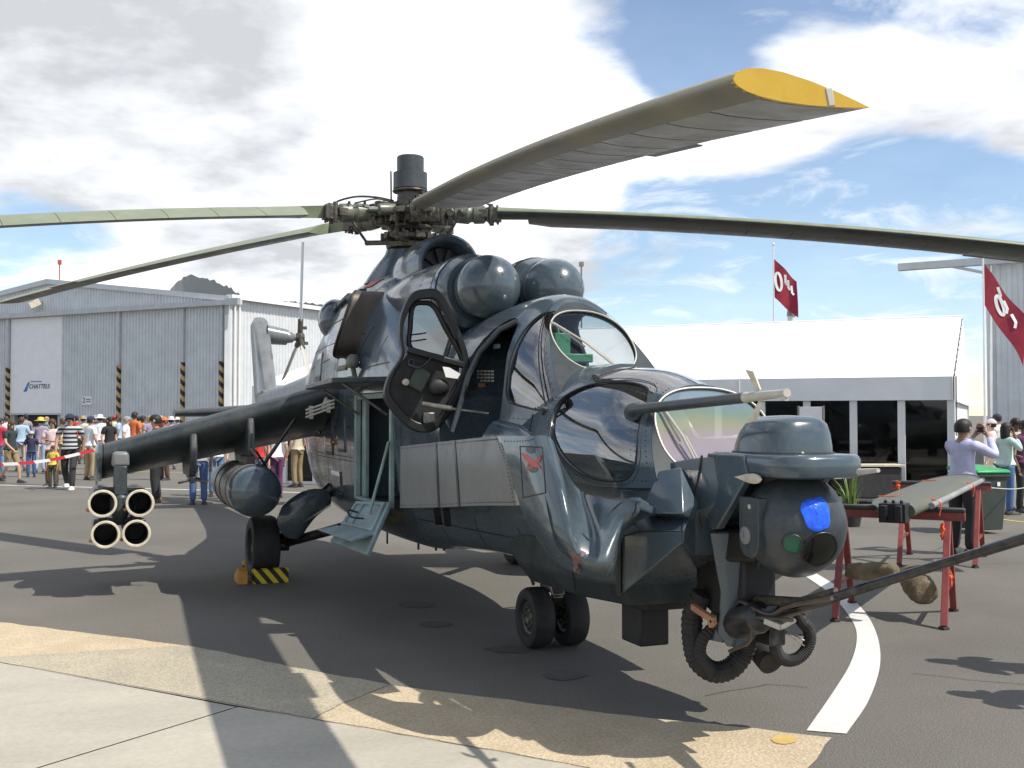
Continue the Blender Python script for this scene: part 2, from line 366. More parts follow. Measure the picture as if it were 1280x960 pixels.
def grime(m, amount, scale=3.0):
    """dried dust and rain streaks over a paint: colour and gloss together"""
    nt = m.node_tree; N = nt.nodes; L = nt.links; b = N['Principled BSDF']; lk = b.inputs['Base Color'].links[0].from_socket; rl = b.inputs['Roughness'].links[0].from_socket
    geo = N.new('ShaderNodeNewGeometry'); mp = N.new('ShaderNodeMapping'); mp.inputs['Scale'].default_value = (1, 1, .18); L.new(geo.outputs['Position'], mp.inputs[0])
    n = N.new('ShaderNodeTexNoise'); n.inputs['Scale'].default_value = scale; n.inputs['Detail'].default_value = 10; n.inputs['Roughness'].default_value = .7; L.new(mp.outputs[0], n.inputs['Vector'])
    f = N.new('ShaderNodeTexNoise'); f.inputs['Scale'].default_value = 34; f.inputs['Detail'].default_value = 6; L.new(geo.outputs['Position'], f.inputs['Vector'])
    mu = N.new('ShaderNodeMath'); mu.operation = 'MULTIPLY_ADD'; mu.inputs[1].default_value = .35; L.new(f.outputs['Fac'], mu.inputs[0]); L.new(n.outputs['Fac'], mu.inputs[2])
    r = N.new('ShaderNodeMapRange'); r.inputs[1].default_value = .58; r.inputs[2].default_value = .88; r.inputs[4].default_value = amount; L.new(mu.outputs[0], r.inputs[0])
    mx = N.new('ShaderNodeMix'); mx.data_type = 'RGBA'; L.new(r.outputs[0], mx.inputs['Factor']); L.new(lk, mx.inputs[6]); mx.inputs[7].default_value = (.17, .16, .145, 1); L.new(mx.outputs[2], b.inputs['Base Color'])
    ad = N.new('ShaderNodeMath'); ad.operation = 'MULTIPLY_ADD'; ad.inputs[1].default_value = .55; L.new(r.outputs[0], ad.inputs[0]); L.new(rl, ad.inputs[2]); L.new(ad.outputs[0], b.inputs['Roughness'])
    cw = N.new('ShaderNodeMath'); cw.operation = 'MULTIPLY_ADD'; cw.inputs[1].default_value = -.9; cw.inputs[2].default_value = b.inputs['Coat Weight'].default_value; cw.use_clamp = True; L.new(r.outputs[0], cw.inputs[0]); L.new(cw.outputs[0], b.inputs['Coat Weight'])
grime(M['paint'], .20); grime(M['paint_dark'], .30); grime(M['paint_flat'], .45, 5); grime(M['blade_grey'], .35, 5); grime(M['teal'], .4, 6)
speckle(M['asphalt'], .78, 1.25, 75, .12); speckle(M['aggregate'], .80, 1.2, 60, .08); speckle(M['aggregate_grey'], .78, 1.22, 60, .10); speckle(M['slab'], .93, 1.06, 30, .07)
glassmat('canopy_glass', (.40, .43, .44), 2.6)
glassmat('screen_glass', (.7, .7, .7), 1.6, 1.0, (1.50, 1.92), haze=.34)
glassmat('screen_glass_rear', (.80, .84, .84), 1.55)
glassmat('roof_glass', (.55, .56, .54), 1.6, 1.0, None, haze=.16)
glassmat('tent_glass', (.22, .23, .23), 1.5)
glassmat('lens_glass', (.05, .06, .05), 1.5)
def colour(name, col, rough=.75):
    return M.get(name) or mat(name, col, rough, 0, .18, 7)
def striped(name, ca, cb, freq, axis, rough=.5):
    """hazard stripes running diagonally on an object's own axes"""
    m = bpy.data.materials.new(name); m.use_nodes = True; nt = m.node_tree; N = nt.nodes; L = nt.links; b = N['Principled BSDF']; b.inputs['Roughness'].default_value = rough
    tc = N.new('ShaderNodeNewGeometry'); dp = N.new('ShaderNodeVectorMath'); dp.operation = 'DOT_PRODUCT'; dp.inputs[1].default_value = axis
    L.new(tc.outputs['Position'], dp.inputs[0])
    a = N.new('ShaderNodeMath'); a.operation = 'MULTIPLY'; a.inputs[1].default_value = freq; L.new(dp.outputs['Value'], a.inputs[0])
    f = N.new('ShaderNodeMath'); f.operation = 'FRACT'; L.new(a.outputs[0], f.inputs[0])
    g = N.new('ShaderNodeMath'); g.operation = 'GREATER_THAN'; g.inputs[1].default_value = .5; L.new(f.outputs[0], g.inputs[0])
    mx = N.new('ShaderNodeMix'); mx.data_type = 'RGBA'; mx.inputs[6].default_value = (*ca, 1); mx.inputs[7].default_value = (*cb, 1); L.new(g.outputs[0], mx.inputs['Factor'])
    L.new(mx.outputs[2], b.inputs['Base Color']); M[name] = m; return m
# ------------------------------------------------------------------ helicopter: fuselage and cockpits
H = thing('attack_helicopter', 'glossy dark blue grey attack helicopter parked on the asphalt with its cockpit door open', 'helicopter')
FST = [  # X: bottom z, half bottom, chine(y,z), side(y,z), waist(y,z), shoulder(y,z), upper(y,z), top z
 (-9.9, 1.80, .08, (.16,1.86), (.20,1.98), (.19,2.06), (.15,2.14), (.08,2.19), 2.20),
 (-6.2, 1.60, .14, (.28,1.70), (.35,1.95), (.34,2.10), (.27,2.24), (.14,2.31), 2.33),
 (-3.6, 1.32, .22, (.42,1.46), (.50,1.85), (.49,2.10), (.40,2.32), (.22,2.44), 2.47),
 (-2.4, 1.00, .32, (.62,1.18), (.70,1.60), (.69,2.05), (.58,2.45), (.34,2.72), 2.78),
 (-1.3, .72, .40, (.74,.92), (.82,1.40), (.82,2.02), (.74,2.55), (.48,2.97), 3.12),
 (-.2, .60, .44, (.78,.82), (.86,1.35), (.86,2.04), (.80,2.62), (.56,3.12), 3.36),
 (.6, .58, .45, (.79,.80), (.87,1.35), (.87,2.08), (.80,2.62), (.56,3.06), 3.30),
 (1.3, .57, .45, (.79,.79), (.87,1.35), (.87,2.12), (.78,2.58), (.54,2.92), 3.02),
 (2.2, .57, .42, (.72,.77), (.85,1.38), (.86,2.15), (.72,2.46), (.46,2.66), 2.70),
 (2.9, .64, .38, (.64,.80), (.78,1.40), (.80,2.05), (.62,2.28), (.36,2.36), 2.38),
 (3.45,.68, .36, (.60,.82), (.74,1.38), (.74,1.80), (.54,1.90), (.30,1.92), 1.92),
 (3.9, .70, .34, (.56,.84), (.70,1.32), (.68,1.72), (.50,1.76), (.28,1.76), 1.76),
 (4.7, .70, .30, (.48,.86), (.61,1.24), (.61,1.62), (.48,1.68), (.26,1.70), 1.70),
 (5.2, .72, .28, (.44,.90), (.55,1.18), (.57,1.46), (.46,1.50), (.25,1.50), 1.50),
 (5.75,.78, .26, (.40,.94), (.49,1.14), (.51,1.36), (.44,1.42), (.24,1.42), 1.42),
 (6.05,.86, .24, (.37,.98), (.45,1.14), (.46,1.32), (.40,1.38), (.22,1.39), 1.39)]
def fus_ring(X):
    xs = [s[0] for s in FST]
    def ip(k, c=None): return pchip(xs, [s[k] if c is None else s[k][c] for s in FST], X)
    half = [(0, ip(1)), (ip(2), ip(1)+.006)] + [(ip(k,0), ip(k,1)) for k in range(3, 8)] + [(0, ip(8))]
    pts = [Vector((X, y, z)) for y, z in half] + [Vector((X, -y, z)) for y, z in reversed(half[1:-1])]
    return crom(pts, 4, True)
def frange(a, b, n): return [a+(b-a)*i/n for i in range(n+1)]
fx = frange(-9.9, -3.0, 16)[:-1] + frange(-3.0, 6.05, 88)
fus = MB().loft([fus_ring(x) for x in fx]).build('fuselage', M['paint'], H, 40)
def xzprism(poly, y0, y1): return MB().prism([(x, y0, z) for x, z in poly], (0, y1-y0, 0))
COCKDOOR = [(3.50,1.52), (3.46,1.75), (3.52,2.05), (3.72,2.34), (4.02,2.47), (4.22,2.42), (4.27,2.2), (4.33,1.95), (4.30,1.70), (4.15,1.52)]
cabin_cut = MB().box((1.80, -.80, 1.45), (1.28, .9, 1.02))
cut(fus, [cabin_cut, xzprism(COCKDOOR, -1.2, -.12)], 40)
fus_bvh = BVHTree.FromPolygons([v.co[:] for v in fus.data.vertices], [p.vertices[:] for p in fus.data.polygons])
def on_side(x, z, bvh=None, lift=.004, side=-1):
    h = (bvh or fus_bvh).ray_cast(Vector((x, side*3, z)), Vector((0, -side, 0)))
    return (h[0]+Vector((0, side*lift, 0))) if h[0] is not None else Vector((x, side*.8, z))
def surf_line(mb, pts, w=.008, side=-1, n=14, lift=.003):
    """a thin dark joint laid along the skin through (x,z) points"""
    path = crom([Vector((x, 0, z)) for x, z in pts], n) if len(pts) > 2 else [Vector((lerp(pts[0][0], pts[1][0], t/n), 0, lerp(pts[0][1], pts[1][1], t/n))) for t in range(n+1)]
    rows = []
    for i, p in enumerate(path):
        t = (path[min(i+1, len(path)-1)]-path[max(i-1, 0)]).normalized(); nn = Vector((-t.z, 0, t.x))*w/2
        rows.append([on_side(p.x+nn.x, p.z+nn.z, None, lift, side), on_side(p.x-nn.x, p.z-nn.z, None, lift, side)])
    mb.grid(rows)
pl = MB()
for side in (-1, 1):
    surf_line(pl, [(-2.6,1.93), (-1.6,1.98), (0,2.06), (1.1,2.12)], .028, side, 16, .006)
    surf_line(pl, [(2.5,2.16), (3.0,2.06)], .028, side, 6, .006)
    for x in (-1.75, -.95, -.35, .95): surf_line(pl, [(x, .85), (x, 1.9)], .007, side)
    for x in (-1.5, -.8, .1, 1.05): surf_line(pl, [(x, 2.1), (x+.05, 2.9)], .007, side)
    surf_line(pl, [(-1.6, 2.5), (1.2, 2.55)], .007, side, 20)
    surf_line(pl, [(-.9, 1.3), (1.1, 1.3)], .006, side, 20)
    surf_line(pl, [(2.62, .8), (2.62, 2.1)], .007, side)
    for x in (3.2, 3.9, 4.6): surf_line(pl, [(x, .75), (x, .98)], .007, side)
    surf_line(pl, [(2.7, .88), (4.9, .9)], .007, side, 20)
for x0, z0, x1, z1 in ((-1.2,2.12,-1.05,2.85), (-.5,2.12,-.42,2.95), (.25,2.12,.3,2.3), (-1.6,2.30,-.2,2.36), (-1.2,2.72,.3,2.80), (.2,2.12,1.0,2.14), (-1.9,1.55,-.95,1.60), (1.05,2.2,1.45,2.6), (1.5,2.2,2.3,2.22), (1.9,2.2,1.95,2.48), (-.9,1.62,1.05,1.64), (-.2,1.0,-.2,1.9), (.45,.9,.45,1.9)):
    surf_line(pl, [(x0, z0), (x1, z1)], .010, -1, 18, .004)
for k in range(9):
    x0 = rnd.uniform(-1.6, .2); z0 = rnd.uniform(2.2, 2.75); surf_line(pl, [(x0, z0), (x0+rnd.uniform(-.02,.02), z0+rnd.uniform(.05,.14))], .016, -1, 4, .005)
pl.build('panel_joint', M['seal'], fus, 0, fix=False)
rv = MB()
def rivet(mb, p, r=.006, n=5):
    p = Vector(p); mb.add([p+Vector((math.cos(2*math.pi*k/n)*r, 0, math.sin(2*math.pi*k/n)*r)) for k in range(n)]+[p+Vector((0, -.004, 0))], [(k, (k+1) % n, n) for k in range(n)])
for x0, z0, x1, z1, n in ((-1.7,1.86,1.1,2.02,60), (-.9,1.34,1.05,1.34,45), (-1.0,.95,1.05,.9,45), (2.66,.85,2.66,2.0,24), (1.08,.95,1.08,2.0,24), (-.3,2.15,-.3,2.9,18), (1.0,2.15,1.05,2.7,14)):
    for i in range(n): rivet(rv, on_side(lerp(x0, x1, i/(n-1)), lerp(z0, z1, i/(n-1)), None, .001))
tag(rv.build('rivet_rows', M['dark_steel'], fus, 0, fix=False), kind='stuff')

# small hinged service panels on the flank
for (x, z, w, h) in ((.55,1.55,.42,.34), (-.1,1.52,.5,.38), (-.75,1.7,.36,.3), (.5,2.36,.5,.3), (-.9,2.3,.5,.32), (.2,1.05,.6,.24)):
    rows = [[on_side(x+w*(i/6-.5), z+h*(j/4-.5), None, .006) for i in range(7)] for j in range(5)]
    p = MB().grid(rows).build('access_panel', M['paint'], fus, 60)
    md = p.modifiers.new('thick', 'SOLIDIFY'); md.thickness = .008; md.offset = -1

# cabin doorway
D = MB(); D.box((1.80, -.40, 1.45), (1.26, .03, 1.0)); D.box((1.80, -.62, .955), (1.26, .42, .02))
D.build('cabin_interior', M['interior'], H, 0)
fr = MB(); fr.bar((1.175,-.855,.95), (1.175,-.855,1.95), .05, .07, (1,0,0)); fr.bar((1.27,-.80,.96), (1.27,-.80,1.94), .04, .15, (1,0,0))
fr.bar((1.2,-.85,1.93), (2.42,-.85,1.93), .04, .05); fr.bar((2.42,-.85,.95), (2.42,-.85,1.95), .04, .05, (1,0,0)); fr.bar((1.2,-.86,.965), (2.4,-.86,.965), .05, .03)
fr.build('cabin_door_frame', M['teal'], H, 30, .006)
for i, x in enumerate((1.55, 1.95)):
    s = MB(); s.box((x, -.46, 1.22), (.30, .1, .05)); s.box((x, -.43, 1.45), (.30, .03, .42)); s.build('cabin_seat', M['interior'], H, 30, .01)
# upper half of the cabin door swung up, lower half hanging as a step
ud = MB(); a = Vector((1.16,-.90,2.02)); 
ud.prism([(1.10,-.88,2.06), (2.42,-.88,2.09), (2.36,-1.36,2.075), (1.16,-1.36,2.045)], (0, 0, -.05))
ud.build('upper_cabin_door', M['paint_dark'], H, 30, .012)
for xs in (1.25, 2.3): ub = MB(); ub.tube([(xs,-.86,1.76), (xs,-1.26,2.03)], .013); ub.build('door_strut', M['steel'], H, 40)
ld = MB(); p0 = P(446,626,y=-.93); p1 = P(487,627,y=-.93); p2 = P(458,693,y=-1.22); p3 = P(412,676,y=-1.22)
n_ = (p1-p0).cross(p3-p0).normalized()
if n_.y > 0: n_ = -n_
lower = ld.prism([p0, p1, p2, p3], -n_*.035).build('lower_cabin_door', M['teal'], H, 30, .008)
def quadpt(u, v, lift=.0): return (p0*(1-u)+p1*u)*(1-v)+(p3*(1-u)+p2*u)*v + n_*lift
st = MB()
for u0, u1, v0, v1 in ((.06,.94,.04,.10), (.06,.94,.55,.60), (.06,.12,.1,.55), (.88,.94,.1,.55), (.3,.35,.1,.55)):
    st.prism([quadpt(u0,v0,.002), quadpt(u1,v0,.002), quadpt(u1,v1,.002), quadpt(u0,v1,.002)], n_*.018)
st.build('door_rib', M['teal'], lower, 30)
sp = MB(); sp.prism([quadpt(.02,.66,.01), quadpt(.98,.66,.01), quadpt(.98,.98,.14), quadpt(.02,.98,.14)], n_*.02); sp.build('step_plate', M['teal'], lower, 30, .004)
tl = MB(); tl.tube(crom([quadpt(.35,.3,.02), quadpt(.3,.36,.09), quadpt(.5,.5,.1), quadpt(.62,.42,.03)], 6), .009); tl.build('hand_loop', M['black'], lower, 40)
dr = MB(); dr.tube([P(486,552,y=-.88), quadpt(.72,.32,.03)], .014); dr.build('door_strut', M['teal'], H, 40)

# ---- canopy hoods
def hood_surface(ST, us, nth=36, inset=0.0):
    keys = [s[0] for s in ST]; rings = []
    for u in us:
        Xb, w, zb, zt, ln, e = (pchip(keys, [s[k] for s in ST], u) for k in range(1, 7)); ring = []
        w -= inset; zt -= inset
        for i in range(nth+1):
            t = math.pi*i/nth; cy = math.cos(t); sy = math.sin(t)
            y = -w*math.copysign(abs(cy)**(2/e), cy); z = zb+(zt-zb)*abs(sy)**(2/e)
            ring.append(Vector((Xb+ln*(z-zb), y, z)))
        rings.append(ring)
    return rings
PILOT = [(0, 2.75, .60, 1.90, 2.52, 0, 2.3), (.3, 3.35, .62, 1.74, 2.62, 0, 2.25), (.62, 4.15, .585, 1.68, 2.66, -.10, 2.2), (.85, 4.90, .50, 1.66, 2.62, -.62, 2.15), (1, 5.28, .43, 1.66, 2.575, -1.02, 2.1)]
GUN = [(0, 4.60, .56, 1.46, 2.10, -.2, 2.2), (.35, 5.15, .57, 1.38, 2.10, -.25, 2.15), (.7, 5.85, .545, 1.34, 2.06, -.42, 2.1), (1, 6.44, .46, 1.36, 1.93, -.62, 2.15)]
def make_hood(name, ST, cutters, glassname):
    us = frange(0, 1, 26); rings = hood_surface(ST, us)
    o = MB().loft(rings, False, False).build(name, M['paint'], H, 50)
    md = o.modifiers.new('thick', 'SOLIDIFY'); md.thickness = .030; md.offset = -1
    # normals must face out
    me = o.data; c = me.polygons[len(me.polygons)//2]
    if c.normal.z < 0: me.flip_normals()
    evaluated(o); cut(o, cutters, 40)
    g = MB().loft(hood_surface(ST, us, 36, .014), False, False)
    return o, g
def window_cut(poly, side=-1): return xzprism(poly, side*.16, side*1.2)
PW = [(4.42,1.86), (4.36,2.0), (4.34,2.2), (4.36,2.40), (4.42,2.50), (4.50,2.44), (4.62,2.28), (4.78,2.08), (4.96,1.88), (4.92,1.79), (4.65,1.81)]
GW = [(5.08,1.78), (5.13,1.88), (5.34,1.95), (5.62,1.96), (5.88,1.92), (6.03,1.83), (6.13,1.67), (6.20,1.50), (6.15,1.40), (5.94,1.375), (5.66,1.40), (5.38,1.49), (5.16,1.63)]
def smoothpoly(poly, n=4): return [(v.x, v.z) for v in crom([Vector((x, 0, z)) for x, z in poly], n, True)]
PWs = smoothpoly(PW); GWs = smoothpoly(GW); PWp = smoothpoly([(3.45,1.86), (3.42,2.2), (3.55,2.46), (4.0,2.55), (4.35,2.52), (4.62,2.34), (4.9,1.9), (4.6,1.8), (4.0,1.8)])
CD = xzprism(smoothpoly(COCKDOOR, 3), -1.2, -.12)
ph, pg = make_hood('pilot_canopy_frame', PILOT, [window_cut(PWs), window_cut(PWp, 1), CD], 'pilot')
ROOF = smoothpoly([(5.22,-.26), (5.20,0), (5.22,.26), (5.5,.34), (5.85,.33), (6.02,.24), (6.05,0), (6.02,-.24), (5.85,-.33), (5.5,-.34)])
roofcut = MB().prism([(x, y, 1.84) for x, y in ROOF], (0,0,.6))
gh, gg = make_hood('gunner_canopy_frame', GUN, [window_cut(GWs), window_cut(GWs, 1), roofcut], 'gunner')
def glass_part(rings_mb, poly, name, parent, side):
    """cut the curved pane out of the hood surface, a little larger than its opening"""
    cx = sum(p[0] for p in poly)/len(poly); cz = sum(p[1] for p in poly)/len(poly)
    big = [(cx+(x-cx)*1.06, cz+(z-cz)*1.06) for x, z in poly]
    def inside(x, z):
        c = False; j = len(big)-1
        for i in range(len(big)):
            xi, zi = big[i]; xj, zj = big[j]
            if (zi > z) != (zj > z) and x < (xj-xi)*(z-zi)/(zj-zi)+xi: c = not c
            j = i
        return c
    vs = rings_mb.v; keep = []
    for f in rings_mb.f:
        if all(vs[i][1]*side > .05 for i in f) and any(inside(vs[i][0], vs[i][2]) for i in f): keep.append(f)
    mb = MB(); idx = {}
    for f in keep:
        for i in f:
            if i not in idx: idx[i] = len(mb.v); mb.v.append(vs[i])
        mb.f.append(tuple(idx[i] for i in f)); mb.m.append(0)
    return mb.build(name, M['canopy_glass' if side < 0 else 'screen_glass_rear'], parent, 80)
def fine(ST): return MB().loft(hood_surface(ST, frange(0, 1, 60), 90, .016), False, False)
fp, fg = fine(PILOT), fine(GUN)
glass_part(fp, PWs, 'side_window', ph, -1); glass_part(fp, PWp, 'side_window', ph, 1)
glass_part(fg, GWs, 'side_window', gh, -1); glass_part(fg, GWs, 'side_window', gh, 1)
hood_bvh = {}
for k, o in (('p', ph), ('g', gh)): hood_bvh[k] = BVHTree.FromPolygons([v.co[:] for v in o.data.vertices], [p.vertices[:] for p in o.data.polygons])
def seal_line(poly, key, name, parent, scale=1.0, r=.0065, mt='seal'):
    rings = {'p': fp, 'g': fg}[key]; bv = BVHTree.FromPolygons(rings.v, rings.f); cx = sum(p[0] for p in poly)/len(poly); cz = sum(p[1] for p in poly)/len(poly)
    pts = []
    for x, z in poly:
        x = cx+(x-cx)*scale; z = cz+(z-cz)*scale; h = bv.ray_cast(Vector((x, -3, z)), Vector((0, 1, 0)))
        if h[0] is not None and h[0].y < -.05: pts.append(h[0]+Vector((0, -.016, 0)))
    MB().tube(pts+[pts[0]], r, 6).build(name, M[mt], parent, 60)
seal_line(PWs, 'p', 'window_seal', ph, 1.0); seal_line(GWs, 'g', 'window_seal', gh, 1.0)
seal_line(GWs, 'g', 'window_rim', gh, 1.07, .003, 'paint_dark')
# ---- flat front screens
def screen(ST, oval_c, a, b, lean, parent, gmat, e=2.2, flat=0.0):
    ring = hood_surface(ST, [1.0], 48)[0]; v = Vector((lean, 0, 1)).normalized(); c = Vector(oval_c); n = Vector((1, 0, -lean)).normalized()
    def ov(k, t):
        cy = math.cos(t); sy = math.sin(t); z = math.copysign(abs(sy)**(2/e), sy)*b*k
        return c+Vector((0, -math.copysign(abs(cy)**(2/e), cy)*a*k, 0))+v*max(z, -b*(1-flat)*k)
    N_ = 64
    inner = [ov(1, math.pi*2*i/N_) for i in range(N_)]
    # frame: from the hood's front edge (closed along its foot) to the oval
    outer = []
    for i in range(N_):
        t = 2*math.pi*i/N_; d = ov(1, t)-c; best = None
        poly = ring+[ring[0]]
        # march outwards in the screen plane until the hood outline is met
        dy, dz = d.y, d.dot(v); bestk = 9
        P2 = [(q.y, (q-c).dot(v)) for q in ring]; P2 = P2+[P2[0]]
        for (ya, za), (yb, zb) in zip(P2[:-1], P2[1:]):
            den = dy*(zb-za)-dz*(yb-ya)
            if abs(den) < 1e-9: continue
            k = (ya*(zb-za)-za*(yb-ya))/den; s = ((ya*dz-za*dy)/den) if den else 0
            if k > 0 and -1e-6 <= s <= 1+1e-6: bestk = min(bestk, k)
        outer.append(c+Vector((0, dy, 0))*bestk+v*dz*bestk if bestk < 9 else c+Vector((0, dy, 0))*1.2+v*dz*1.2)
    f = MB(); f.loft([[p+n*.004 for p in outer], [p+n*.012 for p in inner], [p-n*.03 for p in inner]], False)
    f.build('windscreen_frame', M['frame_paint'], parent, 40)
    MB().add(inner, [tuple(range(N_))]).build('windscreen', M[gmat], parent, 0)
    MB().tube([p+n*.012 for p in inner]+[inner[0]+n*.012], .0065, 6).build('windscreen_seal', M['bare'], parent, 60)  # seal ring whose grey-white colour also stands in for thin edge highlights
    return c, v, n
pc, pv, pn = screen(PILOT, (4.655, 0, 2.27), .305, .33, -1.02, ph, 'screen_glass_rear', 2.3, .12)
gc, gv, gn = screen(GUN, (6.262, 0, 1.647), .375, .305, -.62, gh, 'screen_glass', 2.4, .0)
# wipers
def wiper(c, v, n, y0, t0, y1, t1, parent):
    w = MB(); q = lambda y, t, l: Vector((c.x, y, c.z))+v*t+n*l
    w.tube([q(y0,t0,.03), q((y0+y1)/2,(t0+t1)/2,.05), q(y1,t1,.03)], .008, 6); w.tube([q(y0+.02,t0,.03), q((y0+y1)/2+.02,(t0+t1)/2,.045)], .006, 6)
    w.tube([q(lerp(y0,y1,.45)-.012,lerp(t0,t1,.45),.022), q(y1-.012,t1+.02,.022)], .007, 6); w.lathe([(0,.022), (.04,.018), (.05,.005)], q(y0,t0,.0), n, 10)
    w.build('wiper', M['bare'], parent, 40)
wiper(pc, pv, pn, .06, -.28, -.26, .16, ph); wiper(gc, gv, gn, -.20, -.22, -.30, .14, gh)
# hood joints and latches
jl = MB()
for y0 in (-1, 1):
    for u in (.16,):
        r = hood_surface(GUN, [u], 40, -.004)[0]; r2 = hood_surface(GUN, [u+.012], 40, -.004)[0]
        jl.grid([r, r2])
    for u in (.50, .90):
        r = hood_surface(PILOT, [u], 40, -.004)[0]; r2 = hood_surface(PILOT, [u+.010], 40, -.004)[0]
        if u > .8: jl.grid([r, r2])
    break
jl.build('canopy_joint', M['seal'], H, 60, fix=False)
tp = hood_surface(GUN, frange(.26, .985, 20), 60, .016); roofpane = MB().grid([r[15:46] for r in tp]); ro = roofpane.build('roof_pane', M['roof_glass'], gh, 60)
for x, z in ((4.93,1.79), (5.28,2.0)):
    lt = MB()
    h = BVHTree.FromPolygons(fg.v, fg.f).ray_cast(Vector((x,-3,z)), Vector((0,1,0)))
    if h[0] is not None: lt.box(h[0]+Vector((0,-.02,0)), (.07,.03,.025)); lt.box(h[0]+Vector((.02,-.03,-.01)), (.02,.03,.05))
    lt.build('canopy_latch', M['dark_steel'], gh, 30, .004)
hr_ = MB()
for ST, us_, lo, hi in ((PILOT, (.885,.965), 3, 24), (GUN, (.90,.97), 3, 24), (GUN, (.13,.19), 2, 26), (PILOT, (.36,.60), 1, 10)):
    for u in us_:
        for p in hood_surface(ST, [u], 60, -.001)[0][lo:hi]: rivet(hr_, p, .005)
for ST in (PILOT, GUN):
    for u in frange(.3, .95, 34): rivet(hr_, hood_surface(ST, [u], 60, -.001)[0][1], .005)
tag(hr_.build('rivet_rows', M['dark_steel'], gh, 0, fix=False), kind='stuff')
# ---- cockpit interiors
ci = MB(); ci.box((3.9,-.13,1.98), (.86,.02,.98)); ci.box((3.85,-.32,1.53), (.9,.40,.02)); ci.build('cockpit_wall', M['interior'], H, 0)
def seat(x, z, name='pilot_seat'):
    s = MB(); s.box((x, 0, z), (.42,.44,.10)); s.box((x-.22, 0, z+.38), (.10,.44,.72), Matrix.Rotation(-.15, 3, 'Y')); s.box((x-.30, 0, z+.78), (.09,.28,.16)); s.build(name, M['interior'], H, 30, .03)
seat(3.95, 1.72); seat(5.32, 1.10, 'gunner_seat')
for x, z, w in ((4.72,1.86,.7), (5.95,1.50,.62)):
    s = MB(); s.prism([(x-.12,-w/2,z-.16), (x+.12,-w/2,z-.16), (x+.12,-w/2,z+.02), (x-.06,-w/2,z+.12)], (0,w,0)); s.build('instrument_panel', M['black'], H, 30, .015)
hud = MB(); hud.box((4.46,-.16,2.24), (.08,.12,.20)); hud.box((4.50,-.08,2.16), (.12,.26,.06)); hud.bar((4.50,-.18,2.28), (4.44,-.18,2.40), .014, .014); hud.bar((4.50,-.12,2.28), (4.44,-.12,2.38), .014, .014)
hud.build('gun_sight', colour('sight_green', (.05,.22,.12), .4), H, 30, .008)
bk = MB()
for i in range(5):
    bk = MB(); bk.box(P(598,482+9*i,y=-.36), (.17,.06,.040)); bk.build('fuse_block', M['rust'], H, 30, .004)
bk = MB()
for i in range(4):
    for k in range(6): bk.box(P(593+4.5*k,464+4*i,y=-.36), (.016,.02,.014))
tag(bk.build('switch_panel', M['bare'], H, 0), kind='stuff')
mb = MB(); mb.box(P(621,433,y=-.34), (.10,.02,.032)); mb.build('name_plate', colour('plate_blue', (.2,.27,.3), .4), H, 0)
sill = MB(); sill.bar((3.50,-.735,1.53), (4.14,-.70,1.53), .06, .03)
for i in range(9): sill.box((3.60+.06*i,-.66,1.56), (.02,.1,.012))
sill.build('door_sill', M['dark_steel'], H, 30, .004)
# ---- open cockpit door, hinged on its aft edge
XD = 3.52
outline = [(512,368),(530,362),(545,364),(558,382),(578,430),(583,456),(578,480),(560,516),(545,535),(528,541),(508,534),(484,508),(478,492),(484,470),(499,444),(497,420),(499,395)]
holep = [(514,384),(526,379),(541,384),(556,412),(572,440),(573,453),(545,446),(512,436),(511,410)]
def dpt(p, dx=0.0): q = P(p[0], p[1], x=XD); return q+Vector((dx, 0, 0))
dO = crom([dpt(p) for p in outline], 4, True)
cen = sum(dO, Vector())/len(dO); dIn = [cen+(p-cen)*.86 for p in dO]
dr_ = MB(); dr_.loft([dO, [p+Vector((.07,0,0)) for p in dO], [p+Vector((.07,0,0)) for p in dIn], [p for p in dIn], dO], False)
door = dr_.build('cockpit_door', M['door_inner'], H, 40, .01)
dH = crom([dpt(p, .035) for p in holep], 4, True)
MB().add(dH, [tuple(range(len(dH)))]).build('door_window', M['canopy_glass'], door, 0)
MB().tube(dH+[dH[0]], .022, 6).build('window_seal', M['seal'], door, 60)
lowp = [(512,437),(545,448),(574,455),(570,478),(554,510),(540,530),(526,534),(510,527),(488,503),(483,490),(488,472)]
lp = [dpt(p, .012) for p in lowp]; MB().prism(lp, (.02,0,0)).build('door_panel', M['interior'], door, 30, .005)
crossb = MB(); crossb.bar(dpt((507,437),.045), dpt((577,457),.045), .05, .05); crossb.build('door_rail', M['door_inner'], door, 30, .01)
x_ = MB(); q = dpt((522,474),.05); x_.box(q, (.03,.13,.17), Matrix.Rotation(-.5,3,'X')); x_.build('armour_pad', colour('drab', (.055,.075,.06), .6), door, 30, .012)
x_ = MB(); x_.lathe([(0,.02),(.05,.026),(.06,.01)], dpt((503,478),.05), (1,0,0), 12); x_.build('knob', M['cream'], door, 40)
x_ = MB(); x_.sphere(dpt((545,484),.06), .085, 14, 9, (.5,1,.8)); x_.build('map_bag', M['interior'], door, 50)
x_ = MB(); x_.prism([dpt(p,.10) for p in ((548,459),(556,460),(570,468),(566,474),(552,472))], (.01,0,0)); x_.build('paper_tag', M['white'], door, 0)
x_ = MB(); x_.tube(crom([dpt((508,456),.06), dpt((520,460),.10), dpt((533,450),.09), dpt((534,442),.06)], 6), .009); x_.torus(dpt((511,453),.06), (1,0,0), .022, .006, 16, 6); x_.build('grab_handle', M['dark_steel'], door, 40)
x_ = MB(); x_.box(dpt((534,524),.045), (.02,.09,.1)); x_.build('latch_plate', M['steel'], door, 30, .004)
x_ = MB(); x_.tube([dpt((524,505),.09), P(565,511,x=3.7)], .022); x_.tube([P(560,510,x=3.68), P(612,517,x=4.05)], .010); x_.build('door_damper', M['steel'], H, 40)
